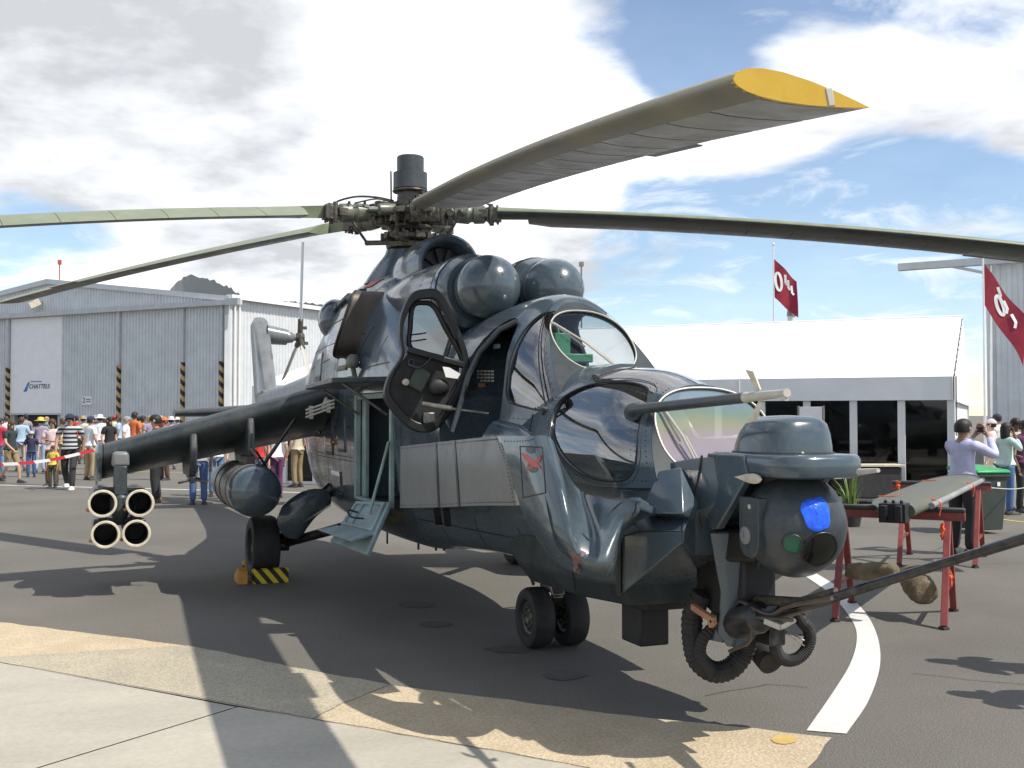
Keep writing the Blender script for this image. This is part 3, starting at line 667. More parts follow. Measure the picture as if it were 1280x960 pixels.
x_ = MB(); x_.tube([P(560,560,y=-.80)+Vector((0,0,.2)), P(566,540,y=-.80), P(585,470,y=-.66), P(600,440,y=-.60), P(625,412,y=-.5), P(646,402,y=-.4)], .022, 8); x_.build('door_post', M['paint_dark'], H, 50)
x_ = MB()
for i in range(2):
    a = dpt((513,419+8*i),.04); x_.tube([a, a+Vector((.05,.10,.015))], .006, 6)
x_.build('defrost_pipe', M['black'], door, 40)
# ------------------------------------------------------------------ helicopter: cheek fairings and nose
def coons_net(rows, n=6, m=6):
    """smooth patch through a small grid of points"""
    fine_rows = [crom(r, m) for r in rows]; cols = list(zip(*fine_rows)); cc = [crom(list(c), n) for c in cols]
    return [list(r) for r in zip(*cc)]
def patch(rows, name, mt, parent, thick=.10, n=6, m=6, bev=.012):
    g = coons_net(rows, n, m); o = MB().grid(g).build(name, mt, parent, 60, fix=False)
    me = o.data; s = sum((p.normal.y for p in me.polygons))
    if s > 0: me.flip_normals()
    md = o.modifiers.new('thick', 'SOLIDIFY'); md.thickness = thick; md.offset = -1; evaluated(o)
    o.data.polygons.foreach_set('use_smooth', [True]*len(o.data.polygons)); o.data.set_sharp_from_angle(angle=R(50))
    return o
def mirror(o, k=1.0):
    c = o.copy(); c.data = o.data.copy(); COL.objects.link(c); c.data.transform(Matrix.Diagonal((1,-k,1,1))); c.data.flip_normals()
    for k in o.children: pass
    return c
# flat armoured panel along the flank: rows from top to bottom, columns aft to forward
side_rows = [[P(500,558,y=-.90), P(545,553,y=-.93), P(590,548,y=-.95), P(622,545,y=-.95)],
             [P(500,590,y=-.93), P(547,588,y=-.96), P(595,585,y=-.98), P(636,582,y=-.97)],
             [P(500,635,y=-.90), P(549,634,y=-.93), P(600,632,y=-.95), P(646,632,y=-.93)]]
sp_ = patch(side_rows, 'flank_panel', M['paint_flat'], H, .14, 5, 5); put_parent(sp_, H); 
pm = mirror(sp_); put_parent(pm, H)
g = coons_net(side_rows, 6, 6)
for c in (6, 9):
    rb = MB(); rb.grid([[g[i][c]+Vector((-.02,-.006,0)), g[i][c]+Vector((.02,-.006,0))] for i in range(len(g))])
    rb.build('panel_strap', M['paint_dark'], sp_, 30, fix=False)
rv2 = MB()
for i, (row, z) in enumerate(((0,-.02), (-1,.02))):
    r = crom(side_rows[row], 16)
    for p in r: rivet(rv2, p+Vector((0,-.005,z)), .006)
for c in (0, -1):
    r = crom([a[c] for a in side_rows], 10)
    for p in r: rivet(rv2, p+Vector((.03 if c == 0 else -.03,-.005,0)), .006)
tag(rv2.build('rivet_rows', M['dark_steel'], sp_, 0, fix=False), kind='stuff')
x_ = MB(); x_.bar(P(546,636,y=-.86), P(549,657,y=-.80), .05, .012); x_.bar(P(558,636,y=-.86), P(560,657,y=-.80), .05, .012); x_.bar(P(547,657,y=-.80), P(560,657,y=-.80), .05, .014); x_.build('boarding_step', M['dark_steel'], H, 30)
# bulged ammunition fairing sweeping from the flank panel round to the nose
YF = [[-.97,-.985,-.91,-.80,-.70,-.655,-.60],   # how far the skin stands off the centre line: it flares towards the bottom
      [-.99,-1.005,-.94,-.83,-.735,-.69,-.615],
      [-1.0,-1.02,-.965,-.87,-.775,-.715,-.61],
      [-1.0,-1.035,-.99,-.92,-.845,-.755,-.61],
      [-.97,-1.02,-.98,-.93,-.86,-.765,-.61],
      [-.84,-.87,-.85,-.81,-.755,-.69,-.60]]
PF = [[(624,545),(660,545),(688,547),(700,575),(724,612),(760,624),(801,626)], [(630,562),(664,565),(694,572),(708,600),(730,630),(764,641),(799,640)], [(636,585),(668,590),(700,600),(716,630),(738,652),(768,660),(789,652)],
      [(646,620),(674,630),(706,645),(722,668),(742,682),(766,686),(778,672)], [(660,655),(682,668),(710,684),(726,700),(744,708),(764,708),(773,700)], [(684,694),(698,706),(716,714),(730,720),(746,724),(760,726),(770,726)]]
rows = [[P(*p, y=y) for p, y in zip(pr_, yr_)] for pr_, yr_ in zip(PF, YF)]
bf = patch(rows, 'ammunition_fairing', M['paint'], H, .12, 5, 5); put_parent(bf, H); bfm = mirror(bf, .74); put_parent(bfm, H)
bf_bvh = BVHTree.FromPolygons([v.co[:] for v in bf.data.vertices], [p.vertices[:] for p in bf.data.polygons])
def on_fair(px, py, lift=.004):
    d = (VF + VR*((px-640)/FPX) - VU*((py-480)/FPX)).normalized(); h = bf_bvh.ray_cast(CAM, d)
    return (h[0]-d*lift) if h[0] is not None else P(px, py, y=-.9)
def decal(pixpoly, name, mt, lift=.004, parent=None):
    pts = [on_fair(*p, lift) for p in pixpoly]; c = sum(pts, Vector())/len(pts)
    # fan with a ring of midpoints so that the mark follows the bulge
    cp = (sum(p[0] for p in pixpoly)/len(pixpoly), sum(p[1] for p in pixpoly)/len(pixpoly)); mids = [on_fair((p[0]+cp[0])/2, (p[1]+cp[1])/2, lift) for p in pixpoly]
    n = len(pts); mb = MB(); mb.add(pts+mids+[on_fair(*cp, lift)], [(i, (i+1) % n, n+(i+1) % n, n+i) for i in range(n)]+[(n+i, n+(i+1) % n, 2*n) for i in range(n)])
    return mb.build(name, mt, parent or bf, 60)
# access door with the squadron mark: red swept wings over a dark disc
ad = MB(); loop = [(650,558),(678,559),(682,616),(654,622)]; lp = []
for a, b in zip(loop, loop[1:]+loop[:1]): lp += [on_fair(lerp(a[0],b[0],k/6), lerp(a[1],b[1],k/6), .002) for k in range(6)]
ad.tube(lp+[lp[0]], .0035, 5); ad.build('access_door_joint', M['seal'], bf, 40)
circ = lambda cx, cy, rx, ry, n=14: [(cx+rx*math.cos(2*math.pi*i/n), cy+ry*math.sin(2*math.pi*i/n)) for i in range(n)]
red = colour('mark_red', (.42,.045,.03), .4); dk = colour('mark_dark', (.02,.025,.03), .35)
decal(circ(663,562,6,5), 'emblem', dk); decal(circ(666,583,7,8), 'emblem', dk)
for poly in ([(651,566),(658,568),(671,578),(677,586),(667,583),(656,575)], [(655,588),(660,584),(674,572),(678,567),(675,576),(664,586)]): decal(poly, 'emblem', red, .007)
for poly in ([(712,690),(717,688),(722,704),(724,718),(719,714)], [(728,688),(733,690),(724,706),(718,716),(716,710)], [(720,694),(726,694),(725,714),(720,714)]): decal(poly, 'emblem', colour('mark_pink', (.20,.10,.10), .4), .006)
rv3 = MB()
for line in (rows[0][:4], rows[-1], [r[-1] for r in rows], [r[0] for r in rows]):
    for p in crom(line, 9):
        h = bf_bvh.find_nearest(p+(Vector((5.6,-.9,1.1))-p).normalized()*.035)
        if h[0] is not None: rivet(rv3, h[0]+h[1]*.002, .0055)
tag(rv3.build('rivet_rows', M['dark_steel'], bf, 0, fix=False), kind='stuff')
# belly and chin skin under the fairing
x_ = MB(); x_.loft([[Vector((X, y, z)) for y, z in ((-w,.95),(-w*.98,zb+.13),(-w*.80,zb),(w*.80,zb),(w*.98,zb+.13),(w,.95))] for X, w, zb in ((4.22,.50,.76),(4.36,.52,.66),(4.55,.53,.60),(5.3,.52,.61),(5.92,.45,.64))]); x_.build('chin_skin', M['frame_paint'], H, 25, .02)
x_ = MB(); x_.tube([P(716,716,y=-.60), P(722,752,y=-.42)], .004, 5); x_.build('chin_joint', M['seal'], H, 40)
# faceted box on the chin's side
def facet_box(sgn):
    A = [P(778,742,y=-.50), P(778,670,y=-.54), P(800,664,y=-.54), P(853,664,y=-.50), P(853,678,y=-.50)]
    Bv = [P(770,750,y=-.30), P(786,640,y=-.36), P(800,636,y=-.36), P(868,636,y=-.34), P(868,694,y=-.30)]
    if sgn > 0: A = [Vector((p.x,-p.y,p.z)) for p in A]; Bv = [Vector((p.x,-p.y,p.z)) for p in Bv]
    Cv = [Vector((p.x, 0, p.z)) for p in Bv]
    x = MB(); x.loft([A, Bv, Cv]); return x.build('chin_box', M['paint'], H, 20, .008)
fb = facet_box(-1); facet_box(1)
x_ = MB(); a = [P(778,670,y=-.545), P(800,664,y=-.545), P(853,664,y=-.505)]; x_.tube(a, .0035, 5); x_.tube([P(853,640,y=-.36), P(853,664,y=-.505), P(853,678,y=-.505)], .0035, 5)
x_.tube([P(774,672,y=-.55), P(774,744,y=-.51)], .016, 6); x_.build('box_joint', M['seal'], fb, 40)
# shroud round the foot of the gunner's screen
def hull(pts):
    bm = bmesh.new(); [bm.verts.new(p) for p in pts]; r = bmesh.ops.convex_hull(bm, input=bm.verts)
    bmesh.ops.delete(bm, geom=[e for e in r['geom_interior'] if isinstance(e, bmesh.types.BMVert)], context='VERTS')
    bmesh.ops.dissolve_limit(bm, angle_limit=.05, verts=bm.verts, edges=bm.edges)
    m_ = MB(); bm.verts.index_update(); m_.add([v.co.copy() for v in bm.verts], [tuple(v.index for v in f.verts) for f in bm.faces]); bm.free(); return m_
def both(pts): return [pts, [Vector((p.x,-p.y,p.z)) for p in pts]]
def ringp(X, prof): return [Vector((X, y, z)) for y, z in prof]+[Vector((X, -y, z)) for y, z in reversed(prof)]
SH = [(5.95, [(.30,1.08),(.46,1.14),(.49,1.28),(.46,1.40)]), (6.24, [(.28,1.10),(.41,1.16),(.44,1.28),(.40,1.47)]), (6.50, [(.24,1.14),(.33,1.20),(.35,1.33),(.31,1.52)]),
      (6.74, [(.20,1.28),(.24,1.32),(.25,1.40),(.24,1.545)])]
x_ = MB(); x_.loft([ringp(X, p) for X, p in SH]); shroud = x_.build('nose_shroud', M['paint'], H, 18, .010)
for pts in both([P(800,642,y=-.53), P(853,642,y=-.49), P(824,589,y=-.44), P(851,584,y=-.39), P(872,630,y=-.37), P(866,650,y=-.39), P(812,642,y=-.35), P(826,592,y=-.33), P(853,587,y=-.28), P(872,640,y=-.26)]):
    hull(pts).build('shroud_wedge', M['paint'], shroud, 15, .006)
for s_ in (-1, 1):
    web = [(6.60,1.552),(6.94,1.552),(6.98,1.45),(6.69,1.16),(6.62,1.15),(6.585,1.30)]
    x_ = MB(); x_.prism([(x, -.262*s_, z) for x, z in web], (0,.05*s_,0)); x_.build('beam_web', M['paint'], shroud, 20, .008)
    x_ = MB(); x_.tube([Vector((6.44,.335*s_,1.46)), Vector((6.50,.350*s_,1.33)), Vector((6.57,.31*s_,1.20))], .007, 5); x_.build('shroud_rib', M['paint_dark'], shroud, 40)
    x_ = MB(); x_.tube([Vector((6.588,.285*s_,1.54)), Vector((6.575,.318*s_,1.32)), Vector((6.605,.29*s_,1.16))], .007, 5); x_.build('shroud_seam', M['seal'], shroud, 40)
# beam over the sensor turret
def stadium(z, ins=0.0, x0=6.62, x1=7.31, w=.25):
    w -= ins; pts = [Vector((x0, -w, z)), Vector((x0, w, z))][::-1]
    return [Vector((x0, w, z))] + [Vector((x1-.20+(w-.05)*abs(math.sin(t))**.8, w*math.copysign(abs(math.cos(t))**.62, math.cos(t)), z)) for t in frange(0, math.pi, 22)] + [Vector((x0, -w, z))]
x_ = MB(); x_.loft([stadium(1.445,.03), stadium(1.455,.008), stadium(1.475,0), stadium(1.535,0), stadium(1.552,.008), stadium(1.560,.025)]); beam = x_.build('nose_beam', M['paint'], H, 40)
def rr(cx, hx, hy, z, e=3.2, n=36, sh=0.0):
    o = []
    for i in range(n):
        t = 2*math.pi*i/n; c = math.cos(t); s = math.sin(t)
        o.append(Vector((cx+sh+hx*math.copysign(abs(c)**(2/e), c), hy*math.copysign(abs(s)**(2/e), s), z)))
    return o
x_ = MB(); x_.loft([rr(6.90,.245,.205,1.555), rr(6.905,.24,.20,1.60), rr(6.915,.222,.19,1.66), rr(6.93,.195,.17,1.71), rr(6.935,.165,.14,1.735), rr(6.935,.11,.09,1.748), rr(6.935,.02,.02,1.752)])
x_.build('antenna_dome', M['paint'], H, 40)
x_ = MB(); x_.loft([rr(6.90,.252,.212,1.556), rr(6.90,.252,.212,1.568)]); x_.build('dome_flange', M['paint_dark'], beam, 30)
x_ = MB(); x_.sphere(P(1003,569,y=-.1)+Vector((0,0,.01)), .008, 8, 6); x_.build('flange_bolt', M['bare'], beam, 40)
x_ = MB(); c = P(938,598,y=-.262); x_.loft([[c+Vector((.10-.24*k/10, 0, 0))+Vector((0, math.cos(t)*.012*math.sin(math.pi*min(.98,max(.02,(k/10)**.6))), math.sin(t)*.026*math.sin(math.pi*min(.98,max(.02,(k/10)**.6))))) for t in [2*math.pi*j/10 for j in range(10)]] for k in range(11)])
x_.tube([c+Vector((0,0,0)), c+Vector((0,.05,.01))], .02, 8); x_.build('blade_antenna', M['cream'], H, 50)
x_ = MB(); x_.tube([P(1074,590,y=.02), P(1098,588,y=.0)], [.016,.010], 8); x_.build('front_probe', M['bare'], H, 40)
# sensor turret
TC = Vector((6.99, .005, 1.205)); TR = .268
x_ = MB(); x_.sphere(TC, TR, 36, 24, (1,.94,1)); turret = x_.build('sensor_turret', M['paint_dark'], H, 40)
x_ = MB(); x_.lathe([(0,.12),(.06,.15),(.15,.16)], (6.93,0,1.31), (0,0,1), 30); x_.build('turret_neck', M['black'], H, 40)
side = MB(); pr = [(6.985+.085*math.cos(t), 1.13+.085*math.sin(t)) for t in frange(math.pi, 2*math.pi, 14)]+[(7.07,1.345),(6.90,1.345)]
side.prism([(x,-.262,z) for x, z in pr], (0,.14,0)); tside = side.build('turret_cover', M['paint_dark'], turret, 30, .006)
x_ = MB(); x_.lathe([(0,.045),(.008,.045),(.014,.03)], (6.965,-.262,1.155), (0,-1,0), 16); x_.box((6.955,-.278,1.16), (.022,.006,.022)); x_.build('cover_plate', M['paint_flat'], turret, 30)
x_ = MB(); x_.lathe([(0,.012),(.006,.012),(.007,.004)], Vector((7.00,-.262,1.30)), (0,-1,0), 12); x_.build('cover_bolt', M['bare'], turret, 40)
def turret_hit(px, py):
    d = (VF + VR*((px-640)/FPX) - VU*((py-480)/FPX)).normalized(); oc = CAM-TC; b = oc.dot(d); c = oc.dot(oc)-TR*TR; q = b*b-c
    return CAM+d*(-b-math.sqrt(max(q, 0)))
def port(px, py, r, name, mt, sq=1.0, rim=True):
    h = turret_hit(px, py); n = (h-TC).normalized()
    x = MB(); x.lathe([(-.05,r)]+[(math.sqrt(TR*TR-(r*k)**2)-math.sqrt(TR*TR-r*r)+.006,r*k) for k in (1,.8,.6,.4,.2,.02)], TC+n*math.sqrt(TR*TR-r*r), n, 28); x.build(name, mt, turret, 40)
    if rim: MB().torus(TC+n*(TR-r*r/(2*TR)+.003), n, r*1.03, .006, 30, 6).build('lens_rim', M['dark_steel'], turret, 60)
mat('blue_film', (.01,.09,.75), .22, .1, .5, 18, (.03,.16,.95), .5, 26, .01); mat('green_lens', (.008,.06,.042), .08, .2, .5, 9, (.015,.12,.07)); mat('black_lens', (.006,.008,.006), .06, 0, .4, 5)
h = turret_hit(1021,642); n = (h-TC).normalized(); ta = n.cross(Vector((0,0,1))).normalized(); tb_ = ta.cross(n)   # blue film taped over the upper window
rg = []
for k in (1.0,.86,.7,.5,.3,.12,.01):
    ring = []
    for i in range(32):
        t = 2*math.pi*i/32; sq = (abs(math.cos(t+.15))**3.4+abs(math.sin(t+.15))**3.4)**(-1/3.4); rr1 = .078*k*sq*(1+.05*math.sin(3*t+.6)+.03*math.sin(7*t))
        p = n*TR+ta*rr1*math.cos(t)*.92+tb_*rr1*math.sin(t)*1.05; ring.append(TC+p.normalized()*(TR+.004+rnd.uniform(0,.0035)*(k < .95)))
    rg.append(ring)
MB().loft(rg).build('lens_cover', M['blue_film'], turret, 80); port(1026,688,.088,'large_lens',M['black_lens']); port(991,680,.046,'small_lens',M['green_lens'])
# gun and feed chutes under the nose
x_ = MB(); x_.loft([[Vector((X,-w,z0)), Vector((X,w,z0)), Vector((X,w,z1)), Vector((X,-w,z1))] for X, w, z0, z1 in ((6.22,.11,.72,.98),(6.45,.13,.66,1.08),(6.70,.10,.70,1.00))]); x_.build('gun_mount', M['black'], H, 25, .02)
x_ = MB(); x_.loft([[Vector((X,-w,z0)), Vector((X,w,z0)), Vector((X,w,z1)), Vector((X,-w,z1))] for X, w, z0, z1 in ((6.02,.22,.92,1.16),(6.45,.20,.96,1.18),(6.86,.15,1.0,1.14))]); x_.build('mount_fairing', M['black'], H, 25, .02)  # coloured black to read as the shaded void between chin and gun arm
hp = crom([P(856,662,x=6.30), P(880,672,x=6.36), P(899,700,x=6.42), P(906,735,x=6.44), P(900,770,x=6.42), P(893,800,x=6.40)], 5); x_ = MB(); rg = []
for i, p in enumerate(hp):
    t = (hp[min(i+1,len(hp)-1)]-hp[max(i-1,0)]).normalized(); n1_ = t.cross(Vector((1,0,0))).normalized(); rg.append([p+n1_*(.042*math.cos(q))+Vector((1,0,0))*(.075*math.sin(q)) for q in [2*math.pi*k/12 for k in range(12)]])
x_.loft(rg); x_.build('gun_arm', M['paint'], H, 40)
x_ = MB(); x_.prism([P(884,664,x=6.62), P(934,664,x=6.66), P(926,700,x=6.66), P(919,735,x=6.64), P(923,792,x=6.62), P(908,810,x=6.60), P(895,792,x=6.60), P(899,740,x=6.60)], (.05,.10,0)); x_.build('gun_yoke', M['paint'], H, 30, .015)
x_ = MB(); x_.lathe([(0,.075),(.02,.085),(.30,.085),(.34,.05)], (6.52,-.10,.62), (.93,.06,.30), 14); x_.box((6.66,0,.68), (.36,.22,.10), Matrix.Rotation(-.3,3,'Y')); x_.box((6.60,.10,.60), (.22,.10,.14)); x_.build('gun_cradle', M['dark_steel'], H, 30, .01)
g0 = P(965,772,y=-.02); gA = P(1045,746,y=-.02); g1 = P(1280,673,y=-.06); gd = (g1-gA).normalized()
x_ = MB(); ln = (g1-g0).length
x_.tube([g0, gA, gA+gd*.005, lerp(gA,g1,.4), lerp(gA,g1,.82), lerp(gA,g1,.83), g1+gd*.15], [.026,.026,.023,.021,.019,.022,.022], 14); gun = x_.build('gun_barrel', M['dark_steel'], H, 50)
x_ = MB(); x_.tube([P(940,750,y=-.02), P(1000,752,y=-.05), gA+Vector((0,0,.03))], [.03,.022,.016], 8); x_.tube([P(955,760,y=.03), P(1010,765,y=.03)], .02, 8); x_.build('recoil_tube', M['greasy'], gun, 40)
x_ = MB(); x_.tube(crom([P(990,775,y=-.10), P(950,772,y=-.12), P(918,768,y=-.12), P(925,752,y=-.12), P(945,762,y=-.12), P(965,768,y=-.10), P(985,758,y=-.08), P(1040,748,y=-.07)], 6), .011, 7)
x_.tube(crom([P(940,772,y=-.13), P(938,800,y=-.13), P(912,814,y=-.12)], 6), .010, 7); x_.build('hydraulic_hose', M['exhaust'], H, 60)
x_ = MB(); x_.bar(P(957,776,y=-.12), P(977,784,y=-.1), .03, .03); x_.bar(P(978,784,y=-.1), P(993,775,y=-.08), .03, .02); x_.build('gun_bracket', M['bare'], H, 30, .004)
x_ = MB(); x_.bar(P(866,758,y=-.24), P(893,776,y=-.24), .03, .035); x_.bar(P(893,776,y=-.24), P(888,782,y=-.24), .03, .03); x_.build('mount_bracket', M['rust'], H, 30, .004)
def chute(pts, r, name='feed_chute'):
    """ribbed rubber feed chute"""
    path = crom(pts, 9); rr_ = [r*(1.0 if i % 2 else .90) for i in range(len(path))]
    MB().tube(path, rr_, 12).build(name, M['rubber'], H, 20)
xx = 6.36
chute([P(878,742,x=xx), P(866,768,x=xx-.05), P(866,800,x=xx-.04), P(873,826,x=xx-.02), P(893,840,x=xx), P(915,834,x=xx+.02), P(930,814,x=xx+.05), P(934,795,x=xx+.08)], .062)
chute([P(893,782,x=xx+.06), P(878,800,x=xx+.04), P(876,822,x=xx+.04), P(890,840,x=xx+.05)], .035)
cc_ = P(991,803,x=6.58)
chute([cc_+Vector((.02*math.sin(t),.112*math.cos(t),.112*math.sin(t)+.01)) for t in frange(.75*math.pi, 2.35*math.pi, 9)]+[P(1000,772,x=6.55), P(985,764,x=6.52)], .036)
x_ = MB(); q = P(958,826,x=6.45); x_.tube([q+Vector((-.05,0,.05)), q+Vector((.05,0,.0))], .075, 16); x_.tube([q+Vector((-.04,.0,.08)), q+Vector((-.1,.05,.24))], .05, 10); x_.build('case_ejector', M['rubber'], H, 40)
x_ = MB()
for i in range(3): x_.tube([cc_+Vector((0,-.02+.03*i,.04)), cc_+Vector((.02,.06,-.02+.03*i))], .004, 5)
x_.build('lock_wire', M['steel'], H, 40)
# box aerial under the chin and the small fittings along the belly
x_ = MB(); x_.box((5.60,-.10,.48), (.25,.20,.25)); x_.box((5.62,-.06,.615), (.46,.34,.05)); x_.build('belly_box', M['black'], H, 30, .012)
for px, py in ((484,676),(523,683),(545,684),(555,684)):
    q = P(px, py, y=-.35); x_ = MB(); x_.bar(q+Vector((0,0,.1)), q+Vector((0,0,-.03)), .014, .03); x_.build('belly_antenna', M['dark_steel'], H, 30)
# air data boom on the canopy shoulder
b0 = P(797,512,y=-.42); b1 = P(932,497,y=-.46); b2 = P(984,491,y=-.47)
x_ = MB(); x_.tube([b0-Vector((.16,-.06,.02)), b0, b0+Vector((.05,0,.004)), b1], [.06,.042,.030,.026], 14); boom = x_.build('air_data_boom', M['paint_dark'], H, 40)
x_ = MB(); x_.tube([b1, lerp(b1,b2,.1), lerp(b1,b2,.85), b2], [.027,.024,.018,.020], 12); x_.box(b2+Vector((-.02,0,-.02)), (.03,.02,.03)); x_.build('boom_tip', M['bare'], boom, 40)
for dz, t in ((1,.30), (-1,.34)):
    q = lerp(b1,b2,t); x_ = MB(); x_.tube([q, q+Vector((0,0,.03*dz))], .006, 6)
    x_.prism([q+Vector((-.012,0,.03*dz)), q+Vector((.02,0,.03*dz)), q+Vector((-.02,-.01,.115*dz)), q+Vector((-.085,-.01,.125*dz))], (0,.008,0)); x_.build('sensor_vane', M['cream'], boom, 30)
# ------------------------------------------------------------------ engines, wings, gear, rotor, tail
for s in (-1, 1):
    y = -.262 if s < 0 else .312; z = 2.80
    x_ = MB(); x_.lathe([(-.9,.24),(-.5,.29),(.0,.325),(.7,.345),(1.2,.338),(1.75,.325),(1.95,.31),(2.02,.27)], (1.0,y*1.06,z-.02), (1,0,.01), 32); nac = x_.build('engine_nacelle', M['paint'], H, 40)
    x_ = MB(); x_.torus((2.42,y*1.05,z-.01), (1,0,0), .331, .006, 40, 6); x_.torus((2.74,y*1.05,z-.005), (1,0,0), .326, .006, 40, 6); x_.torus((2.86,y*1.05,z-.005), (1,0,0), .322, .008, 40, 6); x_.build('nacelle_joint', M['seal'], nac, 60)
    x_ = MB()
    for X_, r_ in ((2.39,.334), (2.45,.334), (2.71,.330), (2.89,.324), (1.9,.342)):
        for k in range(44):
            a = 2*math.pi*k/44; rivet(x_, (X_, y*1.06+r_*math.cos(a), z-.01+r_*math.sin(a)), .005)
    tag(x_.build('rivet_rows', M['dark_steel'], nac, 0, fix=False), kind='stuff')
    x_ = MB(); x_.lathe([(0,.20),(.26,.20)], (2.92,y,z), (1,0,0), 24); x_.build('intake_duct', M['black'], H, 40)
    x_ = MB(); x_.lathe([(-.20,.19),(-.18,.235)]+[(.262*math.sin(t),.262*math.cos(t)) for t in frange(-.45, math.pi/2, 16)], (3.24,y,z), (1,0,0), 36); fi = x_.build('dust_filter', M['paint'], H, 40)
    x_ = MB(); x_.lathe([(0,.012),(.004,.010)], (3.24+.262*math.cos(.35),y-.03*s,z+.262*math.sin(.33)), (.93,0,.35), 10); x_.build('filter_plug', M['seal'], fi, 40)
    x_ = MB(); x_.tube([(3.08,y-.20*s if s < 0 else y,z-.10), (2.86,y+.30*s,z-.20)], .022, 10); x_.build('filter_pipe', M['paint_flat'], H, 40)
# gearbox and fan housing
x_ = MB(); x_.lathe([(-1.15,.30),(-.7,.37),(-.2,.345),(0,.315),(.02,.29),(.0,.265),(-.06,.245),(-.30,.22)], (1.40,0,3.22), (1,0,.06), 36); fanh = x_.build('fan_housing', M['paint'], H, 40)
x_ = MB(); x_.lathe([(0,.225),(.02,.225)], (1.16,0,3.2), (1,0,.06), 24); x_.lathe([(0,.06),(.12,.05),(.16,.01)], (1.18,0,3.2), (1,0,.06), 14)
for k in range(10): x_.box((1.2,.12*math.cos(k*.628),3.2+.12*math.sin(k*.628)), (.02,.04,.2), Matrix.Rotation(k*.628+1.57,3,'X'))
x_.build('cooling_fan', M['black'], fanh, 30)
x_ = MB(); x_.lathe([(-.32,.50),(-.16,.40),(0,.28),(.06,.26)], (.02,0,3.50), (.07,0,1), 32); x_.build('mast_fairing', M['paint'], H, 40)
rows = []
for X in frange(-.35, .55, 6): rows.append([on_side(X, lerp(3.02, 3.24, t/4), None, .02) for t in range(5)])
x_ = MB().grid([[on_side(lerp(.15,.45,u/3), lerp(3.10,3.20,v/3), None, .012) for u in range(4)] for v in range(4)]).build('warning_patch', M['red_paint'], H, 60)
for i, (a, b) in enumerate((((-.9,2.9),(-.55,2.98)), ((-.45,2.98),(-.1,3.06)), ((.0,3.0),(.35,3.06)))):
    x_ = MB(); q0 = on_side(a[0],a[1],None,.0); q1 = on_side(b[0],b[1],None,.0); x_.bar(q0, q1, .12, .05); x_.build('cowl_hinge', M['paint_dark'], H, 30, .012)
x_ = MB(); x_.sphere((-.95,-.62,2.86), .24, 20, 12, (1.2,.8,1)); x_.build('heat_shield_dome', M['paint'], H, 50)
# exhaust
for s in (-1, 1):
    def ex(y, k, dz=0): return [Vector((.78+(.36*k)*math.copysign(abs(math.cos(t))**.42, math.cos(t)), y*s, 2.66+dz+(.33*k)*math.copysign(abs(math.sin(t))**.42, math.sin(t)))) for t in [2*math.pi*i/40 for i in range(40)]]
    def exr(y0, y1, k): # slanted: the lower lip stands further out
        a = ex(0, k); return [Vector((p.x, s*(lerp(y0, y1, (2.99-p.z)/.66)+.34*(p.x-.78)), p.z)) for p in a]
    x_ = MB(); x_.loft([exr(.44,.58,1.0), exr(.72,.93,1.0), exr(.755,.975,1.0), exr(.755,.975,.96), exr(.55,.7,.9)], False); x_.build('exhaust_duct', M['exhaust'], H, 40)
    x_ = MB(); lp = exr(.76,.98,.985); x_.tube(lp+[lp[0]], .014, 6); x_.build('exhaust_rim', M['black'], H, 60)
    x_ = MB(); x_.loft([exr(.42,.56,.93), exr(.52,.66,.93)]); x_.build('exhaust_throat', M['black'], H, 40)
# bracket and lamp on the flank under the exhaust
q = P(441,452,y=-.92); x_ = MB(); x_.lathe([(0,.05),(.02,.062),(.10,.058),(.13,.03)], q-Vector((0,0,.06)), (0,0,1), 14); x_.tube([q-Vector((0,0,.05)), q+Vector((-.02,.06,-.30))], .025, 8); x_.tube([q+Vector((-.05,0,-.28)), q+Vector((.25,.03,-.24))], .022, 8); x_.torus(q+Vector((-.10,0,0)), (0,1,0), .035, .008, 14, 6); x_.build('flank_fitting', M['hub_green'], H, 40)
x_ = MB(); x_.sphere(P(417,553,y=-.87), .035, 12, 8); x_.build('marker_lamp', M['brass'], H, 50)

